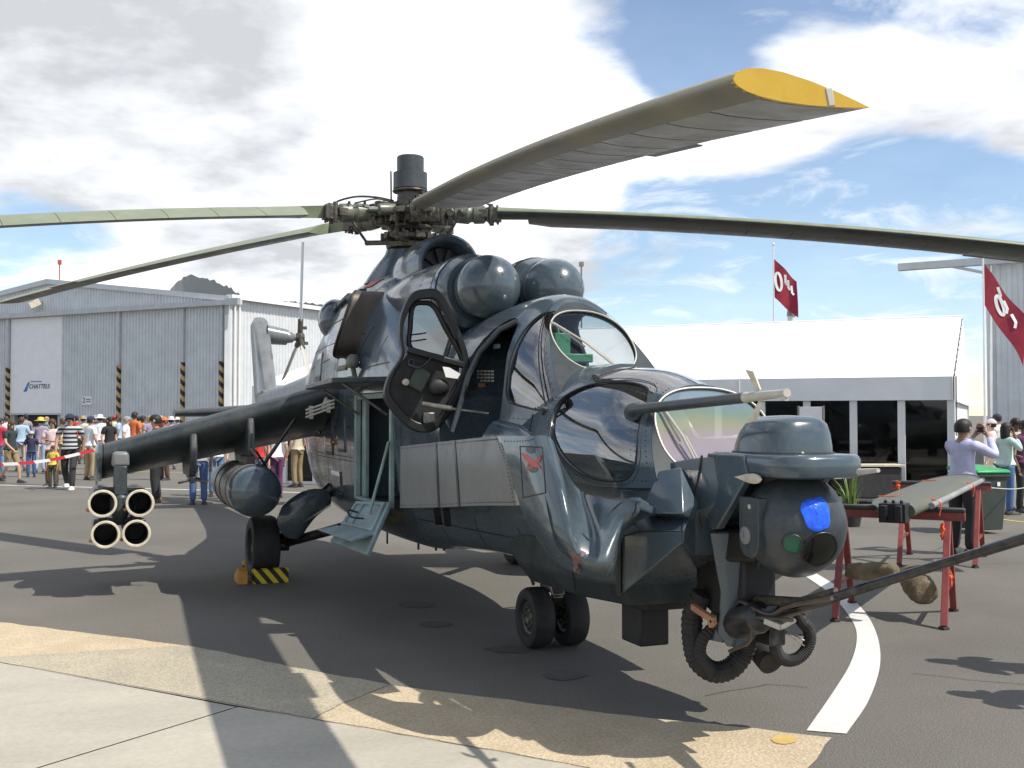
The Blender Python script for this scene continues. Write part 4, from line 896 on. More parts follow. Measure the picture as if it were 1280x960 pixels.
# ---- stub wings
def wing_ring(yy, le, te, t):
    ch = te-le; n = 26; out = []; up = Vector((-ch.z, 0, ch.x)); up = up.normalized()
    if up.z < 0: up = -up
    for i in range(n):
        a = 2*math.pi*i/n; u = (1-math.cos(a))/2; th = t*(1.48*math.sqrt(max(u,0))-.63*u-1.758*u*u+1.4215*u**3-.5075*u**4)*2.2
        out.append(le+ch*u+up*th*(1 if a < math.pi else -1))
    return out
WG = []
for s in (-1, 1):
    secs = []
    for t in frange(0, 1, 8):
        y = lerp(.80, 3.14, t); le = Vector((lerp(.42,.14,t), y*s, lerp(2.06,1.40,t))); te = Vector((lerp(-1.10,-.86,t), y*s, lerp(1.52,1.08,t))); secs.append(wing_ring(y, le, te, lerp(.155,.125,t)))
    x_ = MB(); x_.loft(secs); w = x_.build('stub_wing', M['paint_dark'], H, 50); WG.append(w)
    x_ = MB(); y = 3.15; le = Vector((.16,y*s,1.41)); te = Vector((-.90,y*s,1.06)); le2 = le+Vector((0,.035*s,0)); te2 = te+Vector((0,.035*s,0))
    x_.loft([wing_ring(y,le,te,.15), wing_ring(y,le2,te2,.14), wing_ring(y,lerp(le2,te2,.06)+Vector((0,.03*s,0)),lerp(te2,le2,.06)+Vector((0,.03*s,0)),.10)]); x_.build('wing_tip_cap', M['paint'], w, 50)
    for yy, zb, x0, x1 in ((2.30,1.13,.16,-.60), (1.75,1.22,.22,-.62)):
        zt = lerp(2.06,1.40,(yy-.8)/2.34)-.02
        prof = [(x0+.10,zt-.04), (x0+.16,zt-.2), (x0+.12,zb+.14), (x0+.0,zb), (x1,zb), (x1-.05,zb+.1), (x1-.12,zt-.30)]
        x_ = MB(); x_.prism([(x, (yy-.034)*s, z) for x, z in prof], (0,.068*s,0)); p = x_.build('weapon_pylon', M['paint_dark'], w, 30, .02)
        x_ = MB(); x_.box((x0-.12,yy*s,zb-.025), (.34,.05,.06)); x_.bar((x0+.0,(yy+.0)*s,zb-.02), (x0+.06,(yy+.14)*s,zb-.05), .03, .02); x_.bar((x0+.0,yy*s,zb-.02), (x0+.06,(yy-.14)*s,zb-.05), .03, .02); x_.bar((x1+.1,yy*s,zb-.02), (x1+.14,(yy-.14)*s,zb-.05), .03, .02); x_.build('sway_brace', M['dark_steel'], w, 30, .004)
    # drop tank on the inner pylon
    y = 1.77; z = 1.02
    x_ = MB(); x_.lathe([(-1.75,.02),(-1.7,.10),(-1.3,.20),(-.8,.245),(.5,.25),(.66,.25),(.662,.245)], (.10,y*s,z), (1,0,0), 36); tk = x_.build('drop_tank', M['tank_metal'], H, 40)
    x_ = MB(); x_.lathe([(0,.255)]+[(.235*math.sin(t)*1.0,.255*math.cos(t)) for t in frange(.05, math.pi/2, 14)], (.76,y*s,z), (1,0,0), 36); x_.build('tank_nose', M['paint'], tk, 40)
    x_ = MB()
    for k in (-.5,-.1,.40): x_ = MB(); x_.torus((.10+k,y*s,z), (1,0,0), .249, .006, 40, 6); x_.build('tank_band', M['dark_steel'], tk, 60)
    x_ = MB(); x_.tube([(.35,(y-.18)*s,z+.2), (.35,(y-.05)*s,z+.40)], .014, 6); x_.tube([(.55,(y-.1)*s,z+.22), (.45,(y-.0)*s,z+.40)], .014, 6); x_.tube([(.2,(y-.5)*s,z+.72), (.2,(y-.15)*s,z+.2)], .02, 6); x_.box((.2,y*s,z+.27), (.5,.09,.10)); x_.build('tank_lug', M['dark_steel'], tk, 30)
# missile launcher at each tip
for s in (-1, 1):
    yl = 2.985
    x_ = MB(); x_.prism([(.30,(yl-.075)*s,1.40), (.30,(yl+.075)*s,1.40), (.30,(yl+.085)*s,1.25), (.30,(yl-.085)*s,1.25)], (-.5,0,0)); la = x_.build('tip_launcher', M['paint_flat'], H, 30, .035, 3)
    x_ = MB(); x_.box((.14,yl*s,1.12), (.36,.12,.28)); x_.tube([(.22,yl*s,1.04), (.24,yl*s,.95), (.24,yl*s,.84), (.22,yl*s,.74)], [.05,.10,.105,.06], 12); x_.build('launcher_post', M['paint_dark'], la, 30, .01)
    x_ = MB()
    for zz in (1.0, .70): x_.bar((.06,(yl-.24)*s,zz), (.06,(yl+.24)*s,zz), .20, .05); x_.bar((.16,(yl-.2)*s,zz+.03), (.16,(yl+.2)*s,zz+.03), .05, .04)
    x_.build('launcher_rail', M['dark_steel'], la, 30, .006)
    x_ = MB(); x_.tube(crom([(.26,(yl-.2)*s,1.0), (.28,(yl-.08)*s,.74), (.27,(yl+.1)*s,.72), (.25,(yl+.18)*s,.99)], 6), .010, 6); x_.build('launcher_cable', M['black'], la, 60)
    for ty, tz in ((-.175,.905), (.165,.91), (-.145,.615), (.135,.615)):
        c = Vector((0, (yl+ty)*s if s < 0 else (yl-ty)*s, tz)); o_ = (-.92 if tz > .7 else -.88)
        x_ = MB(); x_.mi = 0
        x_.lathe([(-.95,.02),(-.95,.108),(.30,.112),(.36,.118),(.40,.126),(.41,.126),(.41,.110),(-.3,.106),(-.32,.01)], c, (1,0,0), 28); tb = x_.build('missile_tube', M['paint_dark'], la, 40)
        x_ = MB(); x_.lathe([(.405,.129),(.415,.132),(.43,.134),(.436,.128),(.436,.112),(.40,.107),(.405,.129)], c, (1,0,0), 28, None, False); x_.build('tube_lip', M['cream'], tb, 40)
        x_ = MB(); x_.lathe([(-.20,.005),(-.19,.103),(.0,.103),(.01,.004)], c, (1,0,0), 24); x_.build('tube_bore', M['black'], tb, 40)
        x_ = MB(); x_.lathe([(0,.02),(.05,.016)], c+Vector((.33,-.12,-.06)), (1,-.3,0), 8); x_.build('tube_catch', M['rust'], tb, 40)
# gun pod fittings at the wing root
x_ = MB(); q = P(382,518,x=.62); q2 = P(418,505,x=.66)
for i in range(3): x_.tube([q+Vector((0,0,.035*i-.03)), q2+Vector((0,0,.035*i-.03))], .012, 6)
x_.box(lerp(q,q2,.2)+Vector((-.02,0,.0)), (.05,.035,.13)); x_.box(lerp(q,q2,.8)+Vector((-.02,0,0)), (.05,.035,.13)); x_.tube([lerp(q,q2,.6), Vector((.25,-.95,1.98))], .02, 6); x_.build('flare_rack', M['bare'], H, 40)

# ---- undercarriage
def wheel(name, c, r, w, parent, rimmat='greasy'):
    c = Vector(c); h = w/2
    x_ = MB(); x_.lathe([(-h*.55,r*.52),(-h*.9,r*.62),(-h*1.0,r*.80),(-h*.88,r*.93),(-h*.55,r*.995),(0,r),(h*.55,r*.995),(h*.88,r*.93),(h*1.0,r*.80),(h*.9,r*.62),(h*.55,r*.52)], c, (0,1,0), 36)
    wh = x_.build(name, M['rubber'], parent, 40)
    x_ = MB(); x_.lathe([(-h*.62,.01),(-h*.75,r*.16),(-h*.6,r*.2),(-h*.5,r*.42),(-h*.62,r*.53),(0,r*.55),(h*.62,r*.53),(h*.5,r*.42),(h*.6,r*.2),(h*.75,r*.16),(h*.62,.01)], c, (0,1,0), 28); x_.build('wheel_rim', M[rimmat], wh, 40)
    x_ = MB()
    for k in range(8):
        for sg in (-1, 1): x_.lathe([(0,.012),(.02,.010)], c+Vector((math.cos(k*.785)*r*.34, sg*h*.52, math.sin(k*.785)*r*.34)), (0,sg,0), 6)
    tag(x_.build('wheel_nut', M['steel'], wh, 30), kind='stuff'); return wh
XM = -.495
for s in (-1, 1):
    wheel('main_wheel', (XM,1.50*s,.335), .335, .30, H)
    x_ = MB(); x_.tube([(-.25,.78*s,.98), (-.33,1.12*s,.66), (XM+.02,1.30*s,.40)], [.075,.065,.055], 12); x_.tube([(XM,1.22*s,.335), (XM,1.42*s,.335)], .06, 12); x_.tube([(XM+.0,1.26*s,.36), (.38,.72*s,.62)], [.05,.055], 10); x_.build('main_gear_leg', M['dark_steel'], H, 40)
    x_ = MB(); x_.tube([(XM+.1,1.28*s,.46), (-.25,1.04*s,.62)], .028, 8); x_.tube(crom([(XM+.05,1.27*s,.42), (-.1,1.12*s,.62), (-.02,.86*s,.80)], 5), .010, 6); x_.bar((-.32,1.16*s,.60), (-.28,1.06*s,.70), .03, .06); x_.build('gear_link', M['steel'], H, 40)
    # curved leg fairing
    fo = [(347,655),(351,637),(366,622),(386,612),(408,613),(414,629),(396,645),(384,660),(374,673),(357,671)]
    fpts = [P(a_, b_, x=-.15) for a_, b_ in fo]; fpts = [Vector((p.x, p.y*(-s), p.z)) for p in fpts]; fc_ = sum(fpts, Vector())/len(fpts)
    x_ = MB(); x_.loft([[p+Vector((-.05,0,0)) for p in crom(fpts,3,True)], [p+Vector((.0,0,0)) for p in crom(fpts,3,True)], [fc_+(p-fc_)*.72+Vector((.05,0,0)) for p in crom(fpts,3,True)], [fc_+(p-fc_)*.3+Vector((.065,0,0)) for p in crom(fpts,3,True)]]); x_.build('gear_door', M['paint'], H, 50)
for s in (-1, 1): wheel('nose_wheel', (3.93,.14*s,.228), .228, .175, H)
x_ = MB(); x_.tube([(3.80,0,.75), (3.86,0,.42)], [.07,.06], 14); x_.tube([(3.93,-.10,.245), (3.93,.10,.245)], .045, 12); x_.build('nose_gear_leg', M['dark_steel'], H, 40)
x_ = MB(); x_.bar((3.95,.0,.55), (4.05,.0,.40), .10, .03); x_.bar((4.05,0,.40), (3.95,0,.28), .08, .03); x_.box((3.97,.02,.48), (.10,.16,.12)); x_.tube([(3.98,-.05,.46), (4.0,.09,.50)], .03, 10); x_.tube([(4.0,-.02,.5), (4.02,.08,.36)], .02, 8); x_.build('torque_link', M['steel'], H, 30, .006)
x_ = MB(); x_.tube([(3.85,.05,.55), (3.2,.12,.68)], .028, 8); x_.tube([(3.3,.3,.56), (2.6,.55,.26)], .022, 8); x_.tube([(2.6,.3,.56), (2.35,.5,.22)], .018, 8); x_.build('gear_brace', M['dark_steel'], H, 40)

# ---- tail
x_ = MB(); fin = [(-9.0,2.10),(-9.45,2.22),(-10.05,2.85),(-10.75,3.62),(-10.95,3.74),(-11.35,3.66),(-11.30,3.45),(-10.95,2.8),(-10.55,2.05),(-10.2,1.78)]
rings = []
for k, w in ((1.0,.001),(.985,.10),(.97,.13)):
    pass
cxf = sum(p[0] for p in fin)/len(fin); czf = sum(p[1] for p in fin)/len(fin)
fp_ = lambda sc, y: [Vector((cxf+(x-cxf)*(1-(1-sc)*2.2), y, czf+(z-czf)*sc)) for x, z in fin]
x_.loft([fp_(.90,-.15), fp_(.985,-.10), fp_(1.0,-.04), fp_(1.0,.04), fp_(.985,.10), fp_(.90,.15)]); x_.build('tail_fin', M['dusty'], H, 40, .03)
x_ = MB(); x_.tube([(-10.72,.10,3.38), (-10.72,.52,3.33)], [.20,.16], 18); x_.lathe([(0,.12),(.1,.11),(.14,.07),(.3,.06)], (-10.72,.52,3.33), (0,1,0), 14); x_.build('tail_gearbox', M['dusty'], H, 40)
x_ = MB(); x_.lathe([(0,.09),(.08,.12),(.16,.09)], (-10.72,.70,3.33), (0,1,0), 12)
for k in range(3):
    a = R(8+120*k); d = Vector((math.sin(a), 0, math.cos(a))); x_.tube([Vector((-10.72,.78,3.33)), Vector((-10.72,.78,3.33))+d*.38], .055, 8); x_.box(Vector((-10.72,.86,3.33))+d*.2, (.06,.1,.06))
trh = x_.build('tail_rotor_hub', M['greasy'], H, 30)
for k in range(3):
    a = R(8+120*k); d = Vector((math.sin(a), 0, math.cos(a))); t = Vector((math.cos(a), 0, -math.sin(a))); o = Vector((-10.72,.78,3.33)); tw = R(80 if k == 0 else 35); cv = (t*math.cos(tw)+Vector((0,1,0))*math.sin(tw))
    if k == 0: cv = t; 
    rings = []
    for r_ in (.34, .5, 1.2, 1.93):
        c = o+d*r_; ww = .13 if r_ > .4 else .06; nn = d.cross(cv).normalized(); th = .022
        rings.append([c+cv*(ww*math.cos(q))+nn*(th*math.sin(q)) for q in [2*math.pi*i/12 for i in range(12)]])
    x_ = MB(); x_.loft(rings); x_.build('tail_rotor_blade', M['bare'] if k else M['clad_light'], H, 60)
for s in (-1, 1):
    x_ = MB(); x_.loft([wing_ring(0, Vector((lerp(-9.0,-9.25,t), lerp(.1,1.75,t)*s, 1.86-.06*t)), Vector((-9.95, lerp(.1,1.75,t)*s, 1.84-.06*t)), lerp(.11,.06,t)) for t in frange(0, 1, 3)]); x_.build('tailplane', M['paint_dark'], H, 50)

# ---- main rotor
HUBZ = 3.97
x_ = MB(); x_.lathe([(0,.20),(.12,.18),(.20,.13),(.44,.12),(.46,.19),(.58,.20),(.60,.15),(.70,.14),(.72,.18)], (.02,0,3.50), (0,0,1), 28); x_.lathe([(0,.26),(.05,.27),(.07,.20)], (.02,0,3.58), (0,0,1), 24); x_.build('rotor_mast', M['greasy'], H, 30)
x_ = MB(); x_.lathe([(0,.24),(.03,.30),(.07,.30),(.09,.22)], (.02,0,3.66), (.05,0,1), 30); x_.lathe([(0,.22),(.03,.26),(.06,.22)], (.02,0,3.78), (.05,0,1), 30)
for k in range(15):
    a = k*.4189; x_.box((.02+.30*math.cos(a),.30*math.sin(a),3.70), (.05,.05,.07), Matrix.Rotation(a,3,'Z'))
for k in range(12):
    a = rnd.uniform(0,6.28); b = a+rnd.uniform(-.5,.5); x_.tube([(.02+.22*math.cos(a),.22*math.sin(a),rnd.uniform(3.6,3.75)), (.02+.2*math.cos(b),.2*math.sin(b),rnd.uniform(3.85,4.16))], rnd.uniform(.008,.018), 6)
x_.build('swash_plate', M['greasy'], H, 30)
x_ = MB(); x_.lathe([(0,.165),(.02,.188),(.20,.188),(.21,.150),(.37,.150),(.385,.138),(.39,.02)], (.02,0,4.215), (0,0,1), 32); cap = x_.build('slip_ring_housing', M['paint_dark'], H, 35)
x_ = MB(); x_.torus((.02,0,4.212), (0,0,1), .185, .012, 32, 6); x_.tube([(-.02,-.205,4.08), (-.02,-.21,4.43)], .010, 6); x_.build('housing_ring', M['greasy'], cap, 40)
BL = [(-6.6, -.0775, .00496, 7.0, 8.22), (64.7, -.0161, .00823, 6.6, 8.45), (280.7, -.0761, .0096, 12.0, 8.45), (210.0, -.0165, .0034, 14.0, 8.45), (136.7, 0, 0, 0, 0)]
def foil(u, side):
    t = .065*(1.48*math.sqrt(max(u,0))-.63*u-1.758*u*u+1.4215*u**3-.5075*u**4)*2
    return t*(1 if side > 0 else -.75)
for az, s_, k_, th, Rr in BL:
    a = R(az); d = Vector((math.cos(a), math.sin(a), 0)); t = Vector((math.sin(a), -math.cos(a), 0)); up = Vector((0,0,1))
    def axis(r): return d*r+Vector((0,0,HUBZ+s_*r-k_*r*r))
    # hub arm: hinge block, sleeve, horn, damper, link
    x_ = MB(); x_.bar(axis(.10), axis(.34), .16, .20); x_.box(axis(.30)+up*.0, (.11,.11,.26), Matrix.Rotation(a,3,'Z')); x_.lathe([(-.13,.06),(.13,.06)], axis(.36), (0,0,1), 14); x_.lathe([(-.11,.05),(.11,.05)], axis(.46), t, 14)
    arm_ = x_.build('hub_arm', M['greasy'], H, 30, .012)
    x_ = MB(); x_.lathe([(0,.07),(.03,.098),(.17,.108),(.19,.09),(.22,.085),(.24,.105),(.34,.10),(.37,.07)], axis(.48), (axis(1)-axis(.3)).normalized(), 20); x_.build('pitch_sleeve', M['hub_green'], arm_, 35)
    x_ = MB(); x_.bar(axis(.55)-t*.06, axis(.60)+t*.26-up*.02, .07, .06); x_.tube([axis(.60)+t*.25-up*.02, d*.42+t*.20+Vector((0,0,3.64))], .016, 8); x_.sphere(axis(.60)+t*.25-up*.02, .032, 10, 7); x_.sphere(d*.42+t*.20+Vector((0,0,3.64)), .03, 10, 7); x_.bar(d*.16+Vector((0,0,3.64)), d*.42+t*.20+Vector((0,0,3.64)), .05, .05); x_.build('pitch_link', M['greasy'], arm_, 30, .006)
    x_ = MB(); x_.lathe([(0,.05),(.02,.062),(.18,.062),(.20,.03),(.30,.026)], axis(.26)-t*.16+up*.02, (axis(.8)-t*.10-axis(.26)+t*.16).normalized(), 14); x_.build('lag_damper', M['hub_green'], arm_, 35)
    x_ = MB(); x_.tube(crom([axis(.20)+up*.14, axis(.42)+up*.17-t*.02, axis(.66)+up*.17-t*.03, axis(.86)+up*.12, axis(.92)+up*.05], 5), .012, 6); x_.tube(crom([axis(.16)-t*.10+up*.08, axis(.45)-t*.15+up*.13, axis(.7)-t*.10+up*.09], 5), .009, 6)
    for q in range(5): x_.lathe([(0,.016),(.03,.014)], axis(.40+.09*q)+t*(.08 if q % 2 else -.09)+up*.08, up, 6)
    x_.build('hub_hose', M['black'], arm_, 60)
    x_ = MB(); x_.box(axis(.93)+t*.0, (.16,.13,.15), Matrix.Rotation(a,3,'Z')); x_.lathe([(-.11,.028),(.11,.028)], axis(.90)+t*.055, up, 10); x_.lathe([(-.11,.028),(.11,.028)], axis(.90)-t*.055, up, 10); x_.box(axis(.82), (.10,.20,.09), Matrix.Rotation(a,3,'Z'))
    for q in (-1, 0, 1): x_.lathe([(-.10,.014),(.10,.014)], axis(.97)+t*.05*q, up, 6)
    x_.build('blade_grip', M['greasy'], arm_, 30, .008)
    if not Rr: continue
    # blade: spar nose and sixteen trailing pockets
    thr = R(th); rs = [.98,1.02,1.15,1.35,1.6]+frange(1.9, Rr, 30)
    def sec(r, us, sides, cut_=1.0):
        root = min(1.0, max(.16, (r-.95)/.55)); ch = .58; out = []
        c = axis(r); cv = t*math.cos(thr)+up*math.sin(thr); nv = (-t*math.sin(thr)+up*math.cos(thr))
        for u, sd in zip(us, sides):
            x = .145-u*ch
            if x < -.145: x = -.145+(x+.145)*root
            out.append(c+cv*x+nv*foil(u, sd)*lerp(1.25, 1, root))
        return out
    spar_u = [.23,.17,.11,.06,.025,.006,0,.006,.025,.06,.11,.17,.23]; spar_s = [1]*6+[1]+[-1]*6
    def two_faced(o):
        o.data.materials.append(M['blade_spar' if o.name.startswith('rotor_blade') and az < 0 else 'blade_grey' if az < 0 else 'blade_dark']); o.data.polygons.foreach_set('material_index', [0 if p.normal.z > (-.35 if az > 200 else .02) else 1 for p in o.data.polygons])
    x_ = MB(); x_.loft([sec(r, spar_u, spar_s) for r in rs]); spar = x_.build('rotor_blade', M['blade_tan'] if az < 0 else M['blade_green'], H, 50); two_faced(spar)
    # added inner core that stops light passing through the joints between the pockets
    def core(r):
        a_ = sec(r, [.20,.45,.7,.985], [1,1,1,1]); b_ = sec(r, [.7,.45,.20], [-1,-1,-1]); c_ = axis(r); nv_ = (-t*math.sin(thr)+up*math.cos(thr))
        return [p-nv_*((p-c_).dot(nv_)*.18) for p in a_+b_]
    x_ = MB(); x_.loft([core(r) for r in frange(1.32, Rr-.05, 24)]); x_.build('joint_light_block', M['blade_dark'], spar, 50)
    n = 15
    rp = frange(1.30, Rr-.02, n)
    for i in range(n):
        pk_u = [.232,.40,.60,.8,.93,1.0,.93,.8,.60,.40,.232]; pk_s = [1]*6+[-1]*5
        x_ = MB(); x_.loft([sec(lerp(rp[i],rp[i+1],q)+((.011 if az < 0 else .003) if q == 0 else -(.011 if az < 0 else .003) if q == 1 else 0), pk_u, pk_s) for q in (0,.5,1)]); two_faced(x_.build('blade_pocket', M['blade_green'], spar, 50))
    x_ = MB(); tip_u = [1,.9,.75,.55,.35,.2,.1,.04,.01,0,.01,.04,.1,.2,.35,.55,.75,.9]; tip_s = [1]*9+[1]+[-1]*8
    x_.loft([sec(Rr-.018, tip_u, tip_s), sec(Rr+.012, tip_u, tip_s)]); x_.build('blade_tip_cap', M['yellow'], spar, 60)
    q = sec(Rr, [.68], [1])[0]; q2 = sec(Rr, [.72], [-1])[0]; x_ = MB(); x_.bar(q+d*.01, q2+d*.01, .012, .03, t); x_.build('tip_lamp', M['bare'], spar, 30, .004)
    tt = [sec(r, [1.0], [1])[0] for r in frange(Rr*.72, Rr*.80, 3)]; x_ = MB(); x_.grid([[p+t*.02, p-t*.055-up*.004] for p in tt]); o = x_.build('trim_tab', M['blade_dark'], spar, 0, fix=False); md = o.modifiers.new('thick', 'SOLIDIFY'); md.thickness = .008
    if az < 0:
        x_ = MB(); x_.tube([axis(1.15)-t*.02-up*.06, axis(1.2)-up*.05], .02); 
# ------------------------------------------------------------------ ground
def sheet(name, pts, z, mt, parent=None):
    vs = [Vector((p[0], p[1], z)) for p in pts]; o = MB().add(vs, [tuple(t) for t in tessellate_polygon([vs])]).build(name, mt, parent, 0, fix=False)
    if o.data.polygons[0].normal.z < 0: o.data.flip_normals()
    return o
def G(px, py): q = P(px, py, z=0); return (q.x, q.y)
gm = MB(); rad = [0, 15, 40, 120, 500, 2500, 9000]; ng = 48
for i in range(len(rad)-1):
    for k in range(ng):
        a0 = 2*math.pi*k/ng; a1 = 2*math.pi*(k+1)/ng
        q = [(rad[i]*math.cos(a0), rad[i]*math.sin(a0), 0), (rad[i+1]*math.cos(a0), rad[i+1]*math.sin(a0), 0), (rad[i+1]*math.cos(a1), rad[i+1]*math.sin(a1), 0), (rad[i]*math.cos(a1), rad[i]*math.sin(a1), 0)]
        gm.add(q if i else q[1:3]+[q[0]], [(0,1,2,3) if i else (2,0,1)])
tag(gm.build('ground', M['asphalt'], None, 0), kind='structure')
ap = thing('apron', None, None, (0,0,0), kind='structure')
def far_left(a, b, k): return (a[0]+(a[0]-b[0])*k, a[1]+(a[1]-b[1])*k)
e0, e1, e2 = G(0,778), G(235,808), G(487,857); eL = far_left(e0, e2, 3)
s0, s1, s2 = G(0,830), G(390,901), G(640,945); sL = far_left(s0, s2, 3); s3 = G(800,976); s4 = G(1000,1020)
def rough_edge(pts, step=.12, amp=.012):
    out = []
    for a, b in zip(pts[:-1], pts[1:]):
        n = max(1, int(math.hypot(b[0]-a[0], b[1]-a[1])/step))
        for k in range(n): out.append((lerp(a[0],b[0],k/n)+rnd.uniform(-amp,amp), lerp(a[1],b[1],k/n)+rnd.uniform(-amp,amp)))
    return out+[pts[-1]]
edgeA = rough_edge([e1, G(380,838), e2]); mid = rough_edge([e2, G(430,880), s1]); edgeB = rough_edge([e2, G(640,876), G(760,893), G(945,912), G(1040,923)]); endB = rough_edge([G(1040,923), G(1010,960), G(960,1010), s4])
j0 = G(0,822); jl = far_left(j0, e1, 1.5)
sheet('aggregate_panel', rough_edge([eL, e0, e1])+rough_edge([e1, j0])[1:]+[jl], .004, M['aggregate'], ap)
sheet('aggregate_panel', edgeA+mid[1:]+[s0, sL, jl, j0], .0075, M['aggregate_grey'], ap)
sheet('aggregate_panel', edgeB+endB[1:]+[s3, s2, s1]+list(reversed(mid))[1:], .0045, M['aggregate'], ap)
jA = G(296,886); jB = G(62,958); jC = (jB[0]+(jB[0]-jA[0])*6, jB[1]+(jB[1]-jA[1])*6)
off = .006
sheet('concrete_slab', [sL, s0, (jA[0]-.004,jA[1]-.006), (jC[0]-.004,jC[1]-.006), (jC[0]-8,jC[1]-6)], .011, M['slab'], ap)
sheet('concrete_slab', [(jA[0]+.004,jA[1]+.006), s1, s2, s3, s4, (s4[0]+3,s4[1]-1), (jC[0]+.004,jC[1]+.006)], .011, M['slab'], ap)
joint = MB()
def ground_strip(mb, pts, w, z):
    rows = []
    for i, p in enumerate(pts):
        a = Vector(pts[max(i-1,0)]); b = Vector(pts[min(i+1,len(pts)-1)]); t = (b-a).normalized(); n = Vector((-t.y,t.x))*w/2
        rows.append([(p[0]+n.x,p[1]+n.y,z), (p[0]-n.x,p[1]-n.y,z)])
    mb.grid(rows)
ground_strip(joint, rough_edge([sL, s0, G(200,866), s1, s2, s3], .1, .004), .009, .0145)
joint.build('sealed_joint', M['pad'], ap, 0, fix=False)
yb = MB(); yb.add([(*G(x,y),.0085) for x, y in circ(980,926,16,6,12)], [tuple(range(12))]); yb.build('paint_stain', colour('stain_yellow', (.55,.40,.12), .8), ap, 0, fix=False)
# curved white line
L_ = [(1008,914),(1040,868),(1063,830),(1071,800),(1066,778),(1045,750),(1022,731),(985,708),(960,696)]; R_ = [(1058,918),(1086,876),(1100,832),(1097,797),(1083,768),(1060,744),(1035,726),(1000,706),(975,694)]
La = crom([Vector((*G(*p),.005)) for p in L_], 6); Ra = crom([Vector((*G(*p),.005)) for p in R_], 6)
tag(MB().grid([[a, b] for a, b in zip(La, Ra)]).build('white_line', M['line_paint'], None, 0, fix=False), kind='structure')
def line_on_ground(name, a, b, w, mt):
    m_ = MB(); n = 12; ground_strip(m_, [(lerp(a[0],b[0],i/n), lerp(a[1],b[1],i/n)) for i in range(n+1)], w, .005); tag(m_.build(name, mt, None, 0, fix=False), kind='structure')
a, b = G(0,606.5), G(260,613); line_on_ground('white_line', far_left(a,b,2), far_left(b,a,2.0), .16, M['line_paint'])
a, b = G(0,587), G(180,590); line_on_ground('yellow_line', far_left(a,b,2), far_left(b,a,1.0), .13, M['yellow_line'])
a, b = G(1225,636), G(1280,641); line_on_ground('yellow_line', a, far_left(b,a,3), .10, M['yellow_line'])
a, b = G(1225,646), G(1280,653); line_on_ground('yellow_line', a, far_left(b,a,3), .10, M['yellow_line'])
ds = MB()
for (cx, cy, rx, ry) in ((520,756,24,4), (545,781,22,4), (705,845,26,6), (640,812,30,5)):
    ds.add([(*G(cx+rx*math.cos(t)*rnd.uniform(.75,1.2), cy+ry*math.sin(t)*rnd.uniform(.75,1.2)),.0045) for t in [2*math.pi*i/16 for i in range(16)]], [tuple(range(16))])
for i in range(0, len(ds.f)):
    m_ = MB(); m_.add([ds.v[j] for j in ds.f[i]], [tuple(range(16))]); tag(m_.build('oil_stain', colour('oil', (.102,.096,.085), .85), None, 0, fix=False), kind='structure')

for pts in ([(0,690),(60,684),(120,687),(190,680),(240,684)], [(1140,842),(1180,846),(1215,851),(1280,856)], [(0,668),(90,664),(170,667)], [(880,870),(960,856),(1010,860)], [(1120,700),(1200,706),(1280,704)]):
    m_ = MB(); ground_strip(m_, rough_edge([G(*p) for p in pts], .10, .012), .007, .0046); tag(m_.build('pavement_crack', colour('crack', (.05,.047,.042), .95), None, 0, fix=False), kind='structure')
# ------------------------------------------------------------------ mountain
mt_ = MB(); rows = []
prof = [(120,.3),(185,.6),(203,.76),(210,.83),(218,.885),(228,.925),(238,.945),(250,.925),(264,.912),(276,.875),(288,.855),(298,.815),(306,.78),(340,.77),(380,.76),(430,.72),(520,.6),(640,.4),(800,.1)]
for k, (dd, f) in enumerate(((3300,0.0),(3250,.45),(3200,.85),(3180,1.0),(3500,.9),(4200,.5),(5000,0))):
    row = []
    for px in range(120, 800, 3):
        h = 0
        for (a, ha), (b, hb) in zip(prof[:-1], prof[1:]):
            if a <= px < b: h = lerp(ha, hb, (px-a)/(b-a))
        row.append(BU(px, dd, -8+442*h*f*(1+rnd.uniform(-.012,.012))))
    rows.append(row)
mt_.grid(rows); tag(mt_.build('mountain', M['mountain'], None, 60, fix=False), kind='structure')

# ------------------------------------------------------------------ hangar on the left
def corrugated(fn, s0, s1, zfun0, zfun1, pitch=.24, depth=.035):
    """ribbed sheet: fn(s, out, z) -> point; zfun give bottom and top at s"""
    m_ = MB(); n = max(1, int(round((s1-s0)/pitch))); cols = []
    for i in range(n):
        a = s0+(s1-s0)*i/n; w = (s1-s0)/n
        for f, o in ((0,0),(.42,0),(.55,depth),(.87,depth)): cols.append((a+w*f, o))
    cols.append((s1, 0)); m_.grid([[fn(s, o, zfun0(s)) for s, o in cols], [fn(s, o, zfun1(s)) for s, o in cols]]); return m_
c0 = (-17.0, 66.0)
def HF(s, out, z): return B(c0[0]-.883*s-.469*out, c0[1]+.469*s-.883*out, z)
def HS(s, out, z): return B(c0[0]+.469*s+.883*out, c0[1]+.883*s-.469*out, z)
HG = thing('hangar', 'large grey corrugated hangar with sliding doors and a white roller door', 'hangar', HF(0,0,0))
roofz = lambda s: 8.6+ (10.55-8.6)*(s/15.66 if s < 15.66 else (31.3-s)/15.66)
corrugated(HF, .0, 31.3, lambda s: 8.4, roofz, .27, .06).build('gable_cladding', M['clad'], HG, 0, fix=False)
for a, b in ((.45,3.30), (3.52,8.75), (8.97,14.24), (19.5,24.5), (24.7,31.2)):
    corrugated(lambda s, o, z: HF(s, o+.10, z), a, b, lambda s: .05, lambda s: 8.35, .27, .07).build('sliding_door', M['clad'], HG, 0, fix=False)
st_m = striped('hazard', (.02,.02,.02), (.55,.36,.16), 1.9, (.30,.75,.85), .6)
